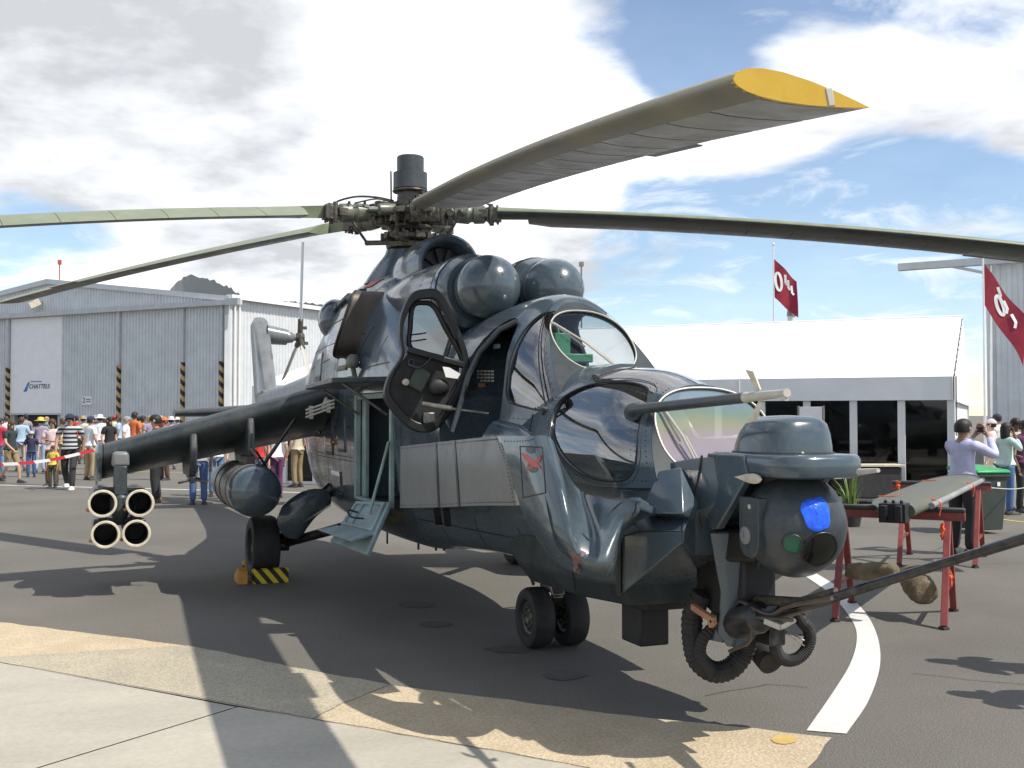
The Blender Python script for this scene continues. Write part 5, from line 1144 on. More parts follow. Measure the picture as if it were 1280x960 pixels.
for s in (.30, 3.41, 8.86, 19.4, 24.6):
    x_ = MB(); x_.bar(HF(s,.20,2.4), HF(s,.20,5.0), .26, .20, (HF(1,0,0)-HF(0,0,0))); x_.build('hazard_strip', st_m, HG, 0)
    x_ = MB(); x_.bar(HF(s,.20,.0), HF(s,.20,2.4), .26, .20, (HF(1,0,0)-HF(0,0,0))); x_.build('hazard_strip', st_m, HG, 0)
    x_ = MB(); x_.bar(HF(s,.20,5.0), HF(s,.20,8.35), .24, .18, (HF(1,0,0)-HF(0,0,0))); x_.build('door_stile', M['clad_trim'], HG, 0)
x_ = MB(); x_.bar(HF(-1.2,.35,8.48), HF(31.5,.35,8.48), .45, .30); x_.build('door_rail', M['clad_trim'], HG, 0)
x_ = MB()
for i in range(3): x_.bar(HF(-1.25,.35+.1*i,8.5), HF(-.2,.35+.1*i,8.5), .05, .4)
x_.bar(HF(-.3,.4,8.4), HF(.2,.1,7.2), .08, .08); x_.build('rail_end', M['clad_trim'], HG, 0)
x_ = MB(); x_.grid([[HF(14.25,.13,z), HF(19.25,.13,z)] for z in frange(1.85, 8.3, 2)]); ro = x_.build('roller_door', M['roller'], HG, 0, fix=False)
x_ = MB()
for z in frange(2.0, 8.2, 20): x_.bar(HF(14.3,.136,z), HF(19.2,.136,z), .010, .012)
tag(x_.build('door_seam', M['roller'], ro, 0), kind='stuff')
x_ = MB(); x_.bar(HF(14.2,.16,1.86), HF(19.3,.16,1.86), .06, .12); x_.build('bottom_rail', M['clad_trim'], ro, 0)
x_ = MB(); x_.grid([[HF(14.0,-.35,0), HF(19.6,-.35,0)], [HF(14.0,-.35,2), HF(19.6,-.35,2)]]); x_.build('bay_shade_sheet', M['interior'], HG, 0, fix=False)  # near-black sheet standing in for the unlit hangar depth behind the opening
for s in (14.45, 19.1): x_ = MB(); x_.bar(HF(s,-.1,0), HF(s,-.1,1.8), .3, .4, (HF(1,0,0)-HF(0,0,0))); x_.build('bay_jamb', M['concrete_wall'], HG, 0)
for a, b, s0_, s1_ in ((8.6, 10.55, -.3, 15.66), (10.55, 8.6, 15.66, 31.6)):
    x_ = MB(); x_.bar(HF(s0_,.1,a+.12), HF(s1_,.1,b+.12), .30, .32); x_.build('roof_trim', M['clad'], HG, 0)
corrugated(HS, .0, 34, lambda s: 0, lambda s: 8.75, .30, .04).build('side_wall', M['clad_light'], HG, 0, fix=False)
x_ = MB(); x_.bar(HS(-.2,.25,8.85), HS(34,.25,8.85), .5, .25); x_.build('eave_gutter', M['white'], HG, 0)
x_ = MB(); x_.bar(HF(.0,.12,0), HF(.0,.12,8.4), .28, .28); x_.build('corner_post', M['clad_light'], HG, 0)
for sx in (.45, .85): x_ = MB(); x_.tube([HS(sx,.12,.2), HS(sx,.12,8.6)], .07, 8); x_.build('downpipe', M['white'], HG, 40)
x_ = MB(); x_.box(HS(.65,.2,1.9), (.35,.35,.6)); x_.build('meter_box', M['white'], HG, 0)
x_ = MB(); x_.grid([[HF(-.3,.2,8.7), HF(15.66,.2,10.72)], [HS(34,0,0)+ (HF(-.3,0,0)-HF(0,0,0)) + Vector((0,0,8.7)), HS(34,0,0)+(HF(15.66,0,0)-HF(0,0,0))+Vector((0,0,10.72))]]); x_.build('roof_sheet', M['clad'], HG, 0, fix=False)
x_ = MB(); x_.grid([[HF(15.66,.2,10.72), HF(31.6,.2,8.7)], [HS(34,0,0)+(HF(15.66,0,0)-HF(0,0,0))+Vector((0,0,10.72)), HS(34,0,0)+(HF(31.6,0,0)-HF(0,0,0))+Vector((0,0,8.7))]]); x_.build('roof_sheet', M['clad'], HG, 0, fix=False)
q = HF(16.3,.6,9.15); x_ = MB(); x_.box(q, (.5,.7,.45), Matrix.Rotation(.5,3,'X')); x_.tube([q, HF(16.3,0,9.3)], .05, 6); x_.build('flood_lamp', M['cream'], HG, 30, .03)
x_ = MB(); x_.tube([HF(15.9,-1,10.7), HF(15.9,-1,12.0)], .04, 6); x_.box(HF(15.9,-1,12.1), (.25,.25,.3)); x_.build('roof_beacon', M['red_paint'], HG, 0)
def text_part(txt, size, at, xdir, updir, mt, parent, name='lettering', shear=0.0, depth=.004):
    cu = bpy.data.curves.new(name, 'FONT'); cu.body = txt; cu.size = size; cu.extrude = depth; cu.align_x = 'CENTER'; cu.align_y = 'CENTER'; cu.shear = shear
    t = bpy.data.objects.new(name, cu); COL.objects.link(t); dg = bpy.context.evaluated_depsgraph_get(); dg.update()
    me = bpy.data.meshes.new_from_object(t.evaluated_get(dg)); bpy.data.objects.remove(t)
    xd = Vector(xdir).normalized(); ud = Vector(updir).normalized(); nd = xd.cross(ud)
    me.transform(Matrix.Translation(Vector(at)) @ Matrix((xd, ud, nd)).transposed().to_4x4()); me.materials.clear(); me.materials.append(mt)
    o = bpy.data.objects.new(name, me); COL.objects.link(o)
    if parent is not None: put_parent(o, parent)
    return o
xr = HF(0,0,0)-HF(1,0,0)
ink = colour('ink', (.03,.05,.10), .5); inkb = colour('ink_blue', (.03,.18,.45), .5)
text_part('CHATTELS', .42, HF(16.35,.16,3.68), xr, (0,0,1), ink, ro, shear=.2)
x_ = MB(); x_.bar(HF(17.2,.16,4.02), HF(16.1,.16,4.02), .01, .05); x_.build('small_print', inkb, ro, 0)
x_ = MB(); x_.add([HF(17.9,.16,3.35), HF(17.6,.16,3.35), HF(17.3,.16,3.95), HF(17.4,.16,4.02)], [(0,1,2,3)]); x_.build('swoosh', inkb, ro, 0, fix=False)
x_ = MB(); x_.bar(HF(11.3,.20,2.72), HF(12.2,.20,2.72), .03, .55); sg = x_.build('hangar_sign', M['white'], HG, 0)
text_part('2', .5, HF(12.0,.23,2.72), xr, (0,0,1), ink, sg)
for zz in (2.80, 2.66): x_ = MB(); x_.bar(HF(11.8,.225,zz), HF(11.4,.225,zz), .01, .05); x_.build('small_print', ink, sg, 0)

# ------------------------------------------------------------------ hangar on the right
c1 = ((1239-640)/FPX*40, 40.0)
def RF(s, out, z): return B(c1[0]+.90*s-.48*out, c1[1]-.44*s-.88*out, z)
RG = thing('hangar', 'tall dark grey ribbed hangar behind the second flag', 'hangar', RF(0,0,0))
corrugated(RF, 0, 14, lambda s: 0, lambda s: 7.7, .38, .05).build('front_cladding', M['clad'], RG, 0, fix=False)
x_ = MB(); x_.grid([[RF(0,0,0), RF(0,-20,0)], [RF(0,0,7.7), RF(0,-20,7.7)]]); x_.build('side_wall', M['clad'], RG, 0, fix=False)
x_ = MB(); x_.grid([[RF(0,0,7.7), RF(14,0,7.7)], [RF(0,-20,7.7), RF(14,-20,7.7)]]); x_.build('roof_sheet', M['clad'], RG, 0, fix=False)
x_ = MB(); x_.bar(RF(-3.1,.3,7.28), RF(12,.3,7.5), .3, .26); x_.build('door_rail', M['clad_trim'], RG, 0)
x_ = MB(); x_.bar(RF(-.02,.12,0), RF(-.02,.12,7.6), .14, .14); x_.build('corner_post', M['clad_light'], RG, 0)
x_ = MB(); x_.bar(RF(-1.2,.3,7.2), RF(-.1,.3,6.9), .1, .1); x_.build('rail_bracket', M['clad_trim'], RG, 0)

# ------------------------------------------------------------------ marquee
t0 = (8.8, 22.0)
def TF(s, back, z): return B(t0[0]-.915*s+.40*back, t0[1]+.40*s+.915*back, z)
TL, TW, ZE, ZV, ZR = 17.0, 14.0, 2.53, 2.06, 4.30
TT = thing('marquee', 'white frame marquee with a dark glazed front', 'tent', TF(0,0,0))
def roof_rows(b0, b1, za, zb):
    rows = []
    for i in range(9):
        t = i/8; row = []
        for k in range(41):
            s = TL*k/40; ph = (s/4.25) % 1; sag = -.05*math.sin(math.pi*t)*(math.sin(math.pi*ph)**.7)
            row.append(TF(s, lerp(b0,b1,t), lerp(za,zb,t)+sag))
        rows.append(row)
    return rows
x_ = MB(); x_.grid(roof_rows(-.05, TW/2, ZE, ZR)); x_.build('roof_canvas', M['tent'], TT, 50, fix=False)
for k in range(1, 4):
    for b0, b1 in ((-.05, TW/2),):
        x_ = MB(); x_.grid([[TF(4.25*k+e, lerp(b0,b1,t/8), lerp(ZE,ZR,t/8)+.006) for e in (-.03,.03)] for t in range(9)]); x_.build('roof_seam', M['tent_side'], TT, 0, fix=False)
x_ = MB(); x_.tube([TF(TL*k/20, TW/2, ZR+.01) for k in range(21)], .03, 8); x_.build('ridge_seam', M['tent_side'], TT, 40)
for s in (.0, 4.25, 8.5): x_ = MB(); x_.tube([TF(s+.02,-.07,ZE), TF(s+.02,-.07,ZV)], .012, 6); x_.build('valance_seam', M['post_white'], TT, 40)
x_ = MB(); x_.grid(roof_rows(TW+.05, TW/2, ZE, ZR)); x_.build('roof_canvas', M['tent'], TT, 50, fix=False)
x_ = MB(); x_.grid([[TF(TL*k/30, -.05+.012*math.sin(k*2.1), z) for k in range(31)] for z in (ZE-.005, (ZE+ZV)/2, ZV)]); x_.build('valance', M['tent_side'], TT, 50, fix=False)
def fold_wall(fn, a, b, z0, z1f, n=70, amp=.05):
    m_ = MB(); rows = []
    for q in range(6):
        rows.append([fn(lerp(a,b,k/n), amp*math.sin(k*1.9)*math.sin(k*.37+1)*(1-q/9), lerp(z0, z1f(lerp(a,b,k/n)), q/5)) for k in range(n+1)])
    m_.grid(rows); return m_
gab = lambda bk: ZE+(ZR-ZE)*(bk/(TW/2) if bk < TW/2 else (TW-bk)/(TW/2))
fold_wall(lambda bk, o, z: TF(-.02-o, bk, z), 0, TW, ZV-.02, gab, 90, .03).build('gable_canvas', M['tent_side'], TT, 50, fix=False)
fold_wall(lambda bk, o, z: TF(.06-o, bk, z), .05, TW, .02, lambda b: ZV, 90, .06).build('end_wall', M['tent_side'], TT, 50, fix=False)
fold_wall(lambda bk, o, z: TF(TL-o, bk, z), 0, TW, .02, gab, 20, .03).build('end_wall', M['tent_side'], TT, 50, fix=False)
x_ = MB(); x_.grid([[TF(s, TW, z) for s in (0, TL)] for z in (0, ZE)]); x_.build('back_wall', M['clad'], TT, 0, fix=False)
x_ = MB(); x_.grid([[TF(s, b, .03) for s in (.1, TL)] for b in (.15, TW)]); x_.build('tent_floor', colour('carpet', (.02,.022,.025), .9), TT, 0, fix=False)
ps = [.05+.94*i for i in range(18)]
for i, s in enumerate(ps):
    x_ = MB(); x_.bar(TF(s,.06,0), TF(s,.06,ZV+.02), .15, .10, TF(0,1,0)-TF(0,0,0)); x_.build('front_post', M['post_white'], TT, 30, .01)
    if i+1 < len(ps):
        x_ = MB(); x_.grid([[TF(s+.07,.07,z), TF(ps[i+1]-.07,.07,z)] for z in (.06, ZV)]); x_.build('glass_pane', M['tent_glass'], TT, 0, fix=False)
        x_ = MB(); x_.bar(TF(s+.07,.07,.04), TF(ps[i+1]-.07,.07,.04), .05, .07); x_.build('pane_sill', M['post_white'], TT, 0)
x_ = MB(); x_.tube([TF(-.05,-.08,ZE-.02*k+0) + VR*(.012*math.sin(k*2.4)) for k in range(60)], .012, 6); x_.build('lacing_rope', M['dark_steel'], TT, 40)
# things at the marquee front
tb = thing('trestle_table', 'dark draped table with a pale top in front of the glazed marquee wall', 'table', TF(1.55,-.6,0))
x_ = MB(); x_.box(TF(1.5,-.55,.76), (1.1,.6,.04), Matrix.Rotation(YAW-math.pi/2,3,'Z')); x_.build('table_top', M['cream'], tb, 30, .005)
x_ = MB(); x_.box(TF(1.5,-.55,.42), (1.0,.5,.62), Matrix.Rotation(YAW-math.pi/2,3,'Z')); x_.build('table_skirt', M['pad'], tb, 30, .03)
bd = thing('notice_board', 'tall white notice board standing against the marquee glass', 'board', TF(2.72,-.35,0))
x_ = MB(); x_.bar(TF(2.96,-.35,1.28), TF(2.50,-.35,1.28), .03, 1.30); x_.build('panel', M['white'], bd, 30, .004)
x_ = MB(); x_.bar(TF(2.98,-.35,0), TF(2.98,-.35,1.95), .04, .04); x_.build('frame_post', M['steel'], bd, 30)
x_ = MB(); x_.bar(TF(2.48,-.35,0), TF(2.48,-.35,1.95), .04, .04); x_.build('frame_post', M['steel'], bd, 30)
pt = thing('potted_grass', 'spiky green grass plant in a dark pot before the marquee', 'plant', BU(1062,17.5))
q = BU(1062,17.5); x_ = MB(); x_.lathe([(0,.14),(.28,.19),(.3,.2),(.3,.17),(.27,.16)], q, (0,0,1), 18); x_.build('pot', M['pad'], pt, 40)
for i in range(46):
    a = rnd.uniform(0, 6.28); r_ = rnd.uniform(.02,.12); ln = rnd.uniform(.35,.8); ou = rnd.uniform(.05,.32); b0 = q+Vector((math.cos(a)*r_, math.sin(a)*r_, .27)); d_ = Vector((math.cos(a), math.sin(a), 0)); sd = Vector((-d_.y, d_.x, 0))
    pts = [b0+d_*ou*t*t+Vector((0,0,ln*(t-.25*t*t*ou*3))) for t in frange(0,1,4)]; wd = [.012,.014,.011,.007,.001]
    if i == 0: leafs = []
    m_ = MB(); m_.grid([[p-sd*w, p+sd*w] for p, w in zip(pts, wd)]); m_.build('leaf', M['leaf'], pt, 60, fix=False)

# ------------------------------------------------------------------ flags
def flag(name, label, px, d, ztop, zflag, w, h, droop, seed, poly=None):
    base = BU(px, d); f = thing(name, label, 'flag', base)
    x_ = MB(); x_.tube([base, base+Vector((0,0,ztop))], [.045,.025], 10); x_.sphere(base+Vector((0,0,ztop)), .06, 10, 6); x_.build('flag_pole', M['post_white'], f, 40)
    rows = []; r2 = random.Random(seed); nx = 16; nz = 12
    for j in range(nz+1):
        row = []
        for i in range(nx+1):
            u = i/nx; v = j/nz; fold = .16*math.sin(u*7+v*2.2+seed)*u
            p = base+VR*(u*w*(1-.25*droop))+FH*fold+Vector((0,0,zflag-v*h*(1-.25*u)-droop*u*w*(.75+.25*v)))
            row.append(p)
        rows.append(row)
    x_ = MB(); x_.grid(rows); cl = x_.build('flag_cloth', M['maroon'], f, 60, fix=False)
    def fp2(u, v):
        i = min(int(u*nx), nx-1); j = min(int(v*nz), nz-1); fu = u*nx-i; fv = v*nz-j
        return (rows[j][i]*(1-fu)+rows[j][i+1]*fu)*(1-fv)+(rows[j+1][i]*(1-fu)+rows[j+1][i+1]*fu)*fv - FH*.02
    return f, cl, fp2
def flag_stroke(cl, fp2, pts, w):
    ps_ = [fp2(u, v) for u, v in pts]; rows = []
    for i, p in enumerate(ps_):
        t = (ps_[min(i+1,len(ps_)-1)]-ps_[max(i-1,0)]).normalized(); n = t.cross(FH).normalized()*w/2; rows.append([p+n, p-n])
    MB().grid(rows).build('flag_letter', M['white'], cl, 0, fix=False)
f1, c1_, q1 = flag('flag', 'maroon flag with white lettering flying above the marquee roof', 968, 44, 8.6, 8.05, 1.25, 1.55, 1.0, 2)
flag_stroke(c1_, q1, [(.20+.13*math.cos(t), .50+.22*math.sin(t)) for t in frange(0, 6.28, 18)], .10)
for k, u in enumerate((.48,.62,.78)): flag_stroke(c1_, q1, [(u,.15+.05*k), (u+.03,.34+.04*k), (u+.1,.36+.04*k)], .09)
f2, c2_, q2 = flag('flag', 'maroon flag with white lettering hanging beside the dark grey hangar', 1231, 33, 6.6, 6.35, 1.75, 1.25, 1.25, 4)
flag_stroke(c2_, q2, [(.42+.11*math.cos(t), .45+.16*math.sin(t)) for t in frange(0, 6.28, 18)], .10)
for k, u in enumerate((.36,.52,.68)): flag_stroke(c2_, q2, [(u,.12+.1*k), (u+.08,.2+.1*k), (u+.05,.32+.12*k)], .09)
lp = thing('roof_lamp', 'slim white lamp mast behind the marquee beside the first flag', 'lamp', BU(990,46)); q = BU(990,46)
x_ = MB(); x_.tube([q, q+Vector((0,0,6.0))], .16, 10); x_.build('mast', M['post_white'], lp, 40); x_ = MB(); x_.lathe([(0,.20),(.3,.16),(.34,.05)], q+Vector((0,0,5.9)), (0,0,1), 12); x_.build('lamp_head', M['steel'], lp, 40)
tp_ = MB(); q = BU(727,60); tp_.tube([q, q+Vector((0,0,10.0))], .05, 6); tp_.box(q+Vector((0,0,10.0)), (.2,.2,.25)); tag(tp_.build('thin_mast', M['steel'], None, 30), 'thin grey mast rising beyond the port engine intake', 'mast')
# ------------------------------------------------------------------ blade on trestles, bin, chock
def trestle(label, A, Bp, C_, D_, ht):
    """A,B feet of one end frame, C,D of the other"""
    m0 = (A+Bp)/2; m1 = (C_+D_)/2; t = thing('trestle', label, 'trestle', Vector((m0.x,m0.y,0)), 'red steel trestles')
    ax = (m1-m0).normalized(); up = Vector((0,0,ht)); e0 = m0-ax*.14+up; e1 = m1+ax*.14+up
    x_ = MB(); x_.bar(e0-Vector((0,0,.045)), e1-Vector((0,0,.045)), .07, .07); x_.build('cross_beam', M['trestle'], t, 30, .004)
    for o in (-.022,.022): x_ = MB(); x_.bar(e0+Vector((0,0,.01)), e1+Vector((0,0,.01)), .09, .04) if o < 0 else None; (x_.build('beam_pad', M['pad'], t, 30, .012) if o < 0 else None)
    for f, m in ((A,m0), (Bp,m0), (C_,m1), (D_,m1)):
        x_ = MB(); x_.bar(f+Vector((0,0,.02)), m+Vector((0,0,ht-.08))+(f-m)*.03, .055, .055); x_.build('leg', M['trestle'], t, 30, .004)
        x_ = MB(); x_.box(f+Vector((0,0,.012)), (.062,.062,.024)); x_.build('foot', M['pad'], t, 30, .003)
    for a, b, m in ((A,Bp,m0), (C_,D_,m1)):
        k = .30; x_ = MB(); x_.bar(lerp(a+Vector((0,0,.02)), m+up, k), lerp(b+Vector((0,0,.02)), m+up, k), .03, .03); x_.build('brace', M['trestle'], t, 30)
    return t
V = lambda px, py: P(px, py, z=0)
FL, BL_, FR, BR = V(1044,777), V(1065,754), V(1180,787), V(1192,764)
t1 = trestle('red trestle carrying the root end of the spare blade', FL, BL_, FR, BR, .93)
F2, B2, G2, H2 = V(1124,708), V(1137,693), V(1219,710), V(1229,696)
t2 = trestle('red trestle carrying the outer end of the spare blade', F2, B2, G2, H2, .93)
# spare rotor blade lying across them
n0 = P(1117,641,z=.99); n1 = P(1207,600,z=1.03); ax = (n1-n0).normalized(); sd = Vector((ax.y,-ax.x,0)); SB = thing('spare_rotor_blade', 'green grey rotor blade laid flat across two red trestles', 'rotor blade', Vector((n0.x,n0.y,0)))
bl = MB(); rings = []; Ls = (n1-n0).length
for r_ in [.12,.2,.45,.8,1.2,1.8,2.6,3.6,Ls]:
    root = min(1, max(.22, (r_-.1)/.9)); c = n0+ax*r_; ring = []
    for i in range(22):
        a = 2*math.pi*i/22; u = (1-math.cos(a))/2; x = .17-u*.56; x = x if x > -.1 else -.1+(x+.1)*root
        if x > .1: x = .1+(x-.1)*lerp(.5,1,root)
        ring.append(c+sd*x+Vector((0,0,foil(u, 1 if a < math.pi else -1)*1.1)))
    rings.append(ring)
bl.loft(rings); bl.build('blade_skin', M['blade_olive'], SB, 50)
x_ = MB(); x_.tube([n0+ax*.7+sd*.175+Vector((0,0,.004)), n0+ax*2+sd*.178+Vector((0,0,.004)), n1+sd*.178+Vector((0,0,.004))], .028, 8); x_.build('erosion_strip', M['blade_grey'], SB, 50)
x_ = MB(); x_.box(n0+ax*.03, (.20,.20,.15), Matrix.Rotation(math.atan2(ax.y,ax.x),3,'Z')); x_.box(n0-ax*.07+sd*.055, (.14,.05,.13), Matrix.Rotation(math.atan2(ax.y,ax.x),3,'Z')); x_.box(n0-ax*.07-sd*.055, (.14,.05,.13), Matrix.Rotation(math.atan2(ax.y,ax.x),3,'Z'))
for k in (-1,0,1): x_.lathe([(0,.015),(.03,.013)], n0+sd*.06*k+Vector((0,0,.07)), (0,0,1), 8)
x_.build('root_fitting', M['black'], SB, 30, .012)
for k, (r_, s_) in enumerate(((.95,.18),(3.2,.18))):
    x_ = MB(); c = n0+ax*r_; x_.tube(crom([c+sd*.2+Vector((0,0,-.10)), c+sd*.2+Vector((0,0,.02)), c+Vector((0,0,.06)), c-sd*.3+Vector((0,0,.05))], 5), .006, 6); x_.build('lashing', M['orange'], SB, 50)
def sack(name, label, pts, rad, mt):
    path = crom(pts, 6); n = len(path); rr_ = [rad*(.55+.45*math.sin(math.pi*min(1,max(0,(i+1.2)/(n+1.4))))**.5)*(1+.06*math.sin(i*2.3)) for i in range(n)]
    x_ = MB(); x_.tube(path, rr_, 16); o = x_.build(name, mt, None, 60); md = o.modifiers.new('sub', 'SUBSURF'); md.levels = md.render_levels = 1
    tx = bpy.data.textures.new('lump', 'CLOUDS'); tx.noise_scale = .09; dm = o.modifiers.new('lump', 'DISPLACE'); dm.texture = tx; dm.strength = .03; dm.texture_coords = 'GLOBAL'
    return o
a0 = lerp(FL, BL_, .35)+Vector((0,0,.36)); s1_ = sack('canvas_sandbag', '', [P(1060,714,y=a0.y), P(1085,714,y=a0.y+.05), P(1122,714,y=a0.y+.15)], .08, M['sack'])
tag(s1_, 'brown canvas sandbag tied lengthways to the legs of the near trestle', 'sandbag')
q = P(1150,735,y=FR.y+.1); s2_ = sack('canvas_sandbag', '', [q+Vector((.14,-.05,-.02)), q, q+Vector((-.3,.14,.07))], .125, M['sack']); tag(s2_, 'bulging brown sandbag hung end on between the trestle legs', 'sandbag')
for i, (px, py, lab) in enumerate(((1188,722,'orange ribbon knotted on the trestle leg by the bulging sandbag'), (1178,662,'orange ribbon fluttering under the trestle beam'), (1222,617,'orange tie on the far trestle leg'), (1142,604,'orange tie on the far trestle beam end'))):
    q = P(px, py, y=FR.y+.25) if i < 2 else (H2+Vector((0,0,.88)) if i == 2 else F2+Vector((0,0,.93)))
    x_ = MB()
    for k in range(3): x_.tube(crom([q+Vector((rnd.uniform(-.02,.02), rnd.uniform(-.02,.02), .05-.03*j+rnd.uniform(-.02,.02))) for j in range(5)], 3), .009, 5)
    x_.sphere(q, .022, 8, 6); tag(x_.build('ribbon_tie', M['orange'], None, 50), lab, 'ribbon')
x_ = MB(); pe = V(1300,640)+Vector((0,0,.5)); x_.tube(crom([H2+Vector((0,0,.86)), lerp(H2,pe,.5)+Vector((0,0,.38)), pe], 8), .007, 6); tag(x_.build('cordon_rope', M['rope'], None, 50), 'pale cordon rope sagging from the far trestle past the bin', 'rope')
# wheelie bin
bq = BU(1222,16.6); bn = thing('wheelie_bin', 'dark grey wheelie bin with a green lid beside the trestles', 'bin', bq)
RZ = Matrix.Rotation(YAW-math.pi/2+.25, 3, 'Z')
def bb(x, y, z): return bq+RZ@Vector((x,y,z))
x_ = MB(); x_.loft([[bb(-w,-d,z), bb(w,-d,z), bb(w,d,z), bb(-w,d,z)] for w, d, z in ((.22,.25,.06),(.26,.31,.82),(.285,.34,.84),(.285,.34,.90))]); x_.build('bin_body', M['bin'], bn, 30, .02)
x_ = MB(); x_.loft([[bb(-.30,-.36,.90), bb(.30,-.36,.90), bb(.30,.37,.93), bb(-.30,.37,.93)], [bb(-.28,-.34,.95), bb(.28,-.34,.95), bb(.28,.36,1.0), bb(-.28,.36,1.0)]]); x_.build('bin_lid', M['bin_lid'], bn, 30, .02)
for s in (-1, 1): x_ = MB(); x_.lathe([(-.03,.10),(.03,.10)], bb(.24*s,.27,.10), RZ@Vector((1,0,0)), 20); x_.build('bin_wheel', M['rubber'], bn, 40)
x_ = MB(); x_.tube([bb(-.2,.42,.93), bb(.2,.42,.93)], .018, 8); x_.build('bin_handle', M['bin'], bn, 40)
x_ = MB(); x_.box(bb(.10,-.318,.74), (.05,.01,.06), RZ); x_.build('bin_sticker', M['white'], bn, 0)
# wheel chock
ck = thing('wheel_chock', 'yellow and black striped chock in front of the starboard main wheel', 'chock', (-.10,-1.5,0))
x_ = MB(); x_.prism([(-.02,-1.66,.0),(-.22,-1.66,.0),(-.20,-1.66,.13),(-.06,-1.66,.155),(-.02,-1.66,.14)], (0,.36,0)); x_.build('chock_block', striped('chock_stripes', (.62,.45,.02), (.012,.012,.012), 11, (.0,.75,.62), .5), ck, 20, .006)
x_ = MB(); x_.prism([(-.02,-1.82,.0),(-.36,-1.82,.0),(-.36,-1.82,.07),(-.10,-1.82,.17),(-.02,-1.82,.14)], (0,.10,0)); x_.build('chock_end', colour('chock_orange', (.55,.25,.05), .6), ck, 20, .01)
x_ = MB(); x_.prism([(-.80,-1.66,.0),(-.96,-1.66,.0),(-.94,-1.66,.12),(-.84,-1.66,.14)], (0,.36,0)); x_.build('chock_block', M['chock_stripes'], ck, 20, .006)

# ------------------------------------------------------------------ people
def skin_mesh(name, nodes, edges, root=0, sub=1):
    me = bpy.data.meshes.new(name); keys = list(nodes); me.from_pydata([nodes[k][0] for k in keys], [(keys.index(a), keys.index(b)) for a, b in edges], [])
    o = bpy.data.objects.new(name, me); COL.objects.link(o); md = o.modifiers.new('skin', 'SKIN'); md.use_smooth_shade = True; md.branch_smoothing = .6
    for i, k in enumerate(keys):
        r = nodes[k][1]; me.skin_vertices[0].data[i].radius = r if isinstance(r, tuple) else (r, r)
    me.skin_vertices[0].data[root].use_root = True
    s = o.modifiers.new('sub', 'SUBSURF'); s.levels = s.render_levels = sub
    dg = bpy.context.evaluated_depsgraph_get(); dg.update(); res = bpy.data.meshes.new_from_object(o.evaluated_get(dg)); bpy.data.objects.remove(o)
    res.polygons.foreach_set('use_smooth', [True]*len(res.polygons)); res.materials.clear(); res.materials.append(None); return res
def pose(kind):
    """joints of a 1.75 m figure facing +Y"""
    J = dict(pel=(0,0,.93), wst=(0,.0,1.08), chs=(0,.01,1.30), yok=(0,0,1.405), nkb=(0,0,1.475), nck=(0,.015,1.52), hd0=(0,.03,1.58), hd1=(0,.03,1.68),
             shL=(-.175,0,1.42), shR=(.175,0,1.42), hpL=(-.095,0,.88), hpR=(.095,0,.88),
             knL=(-.105,.02,.48), knR=(.105,.02,.48), anL=(-.11,-.02,.09), anR=(.11,-.02,.09), toL=(-.13,.15,.045), toR=(.13,.15,.045),
             elL=(-.26,-.03,1.14), elR=(.26,-.03,1.14), wrL=(-.25,.09,.90), wrR=(.25,.09,.90), haL=(-.245,.13,.79), haR=(.245,.13,.79))
    if kind == 'walk': J.update(knL=(-.10,.20,.50), anL=(-.10,.24,.10), toL=(-.11,.40,.06), knR=(.10,.0,.49), anR=(.10,-.28,.14), toR=(.11,-.14,.045), elL=(-.25,-.14,1.16), wrL=(-.24,-.12,.92), haL=(-.23,-.09,.82), elR=(.25,.06,1.15), wrR=(.22,.24,.98), haR=(.2,.33,.92))
    if kind == 'photo': J.update(elL=(-.27,.20,1.27), elR=(.30,.20,1.27), wrL=(-.09,.34,1.54), wrR=(.10,.34,1.54), haL=(-.045,.33,1.61), haR=(.055,.33,1.61))
    if kind == 'phone': J.update(elR=(.30,.12,1.22), wrR=(.17,.10,1.47), haR=(.125,.09,1.57), elL=(-.26,.05,1.16), wrL=(-.08,.25,1.12), haL=(.02,.26,1.12))
    if kind == 'hold': J.update(elL=(-.25,.06,1.16), wrL=(-.10,.27,1.17), haL=(-.02,.29,1.19), elR=(.25,.06,1.16), wrR=(.12,.27,1.10), haR=(.04,.30,1.10))
    return {k: Vector(v) for k, v in J.items()}
TEMPL = {}
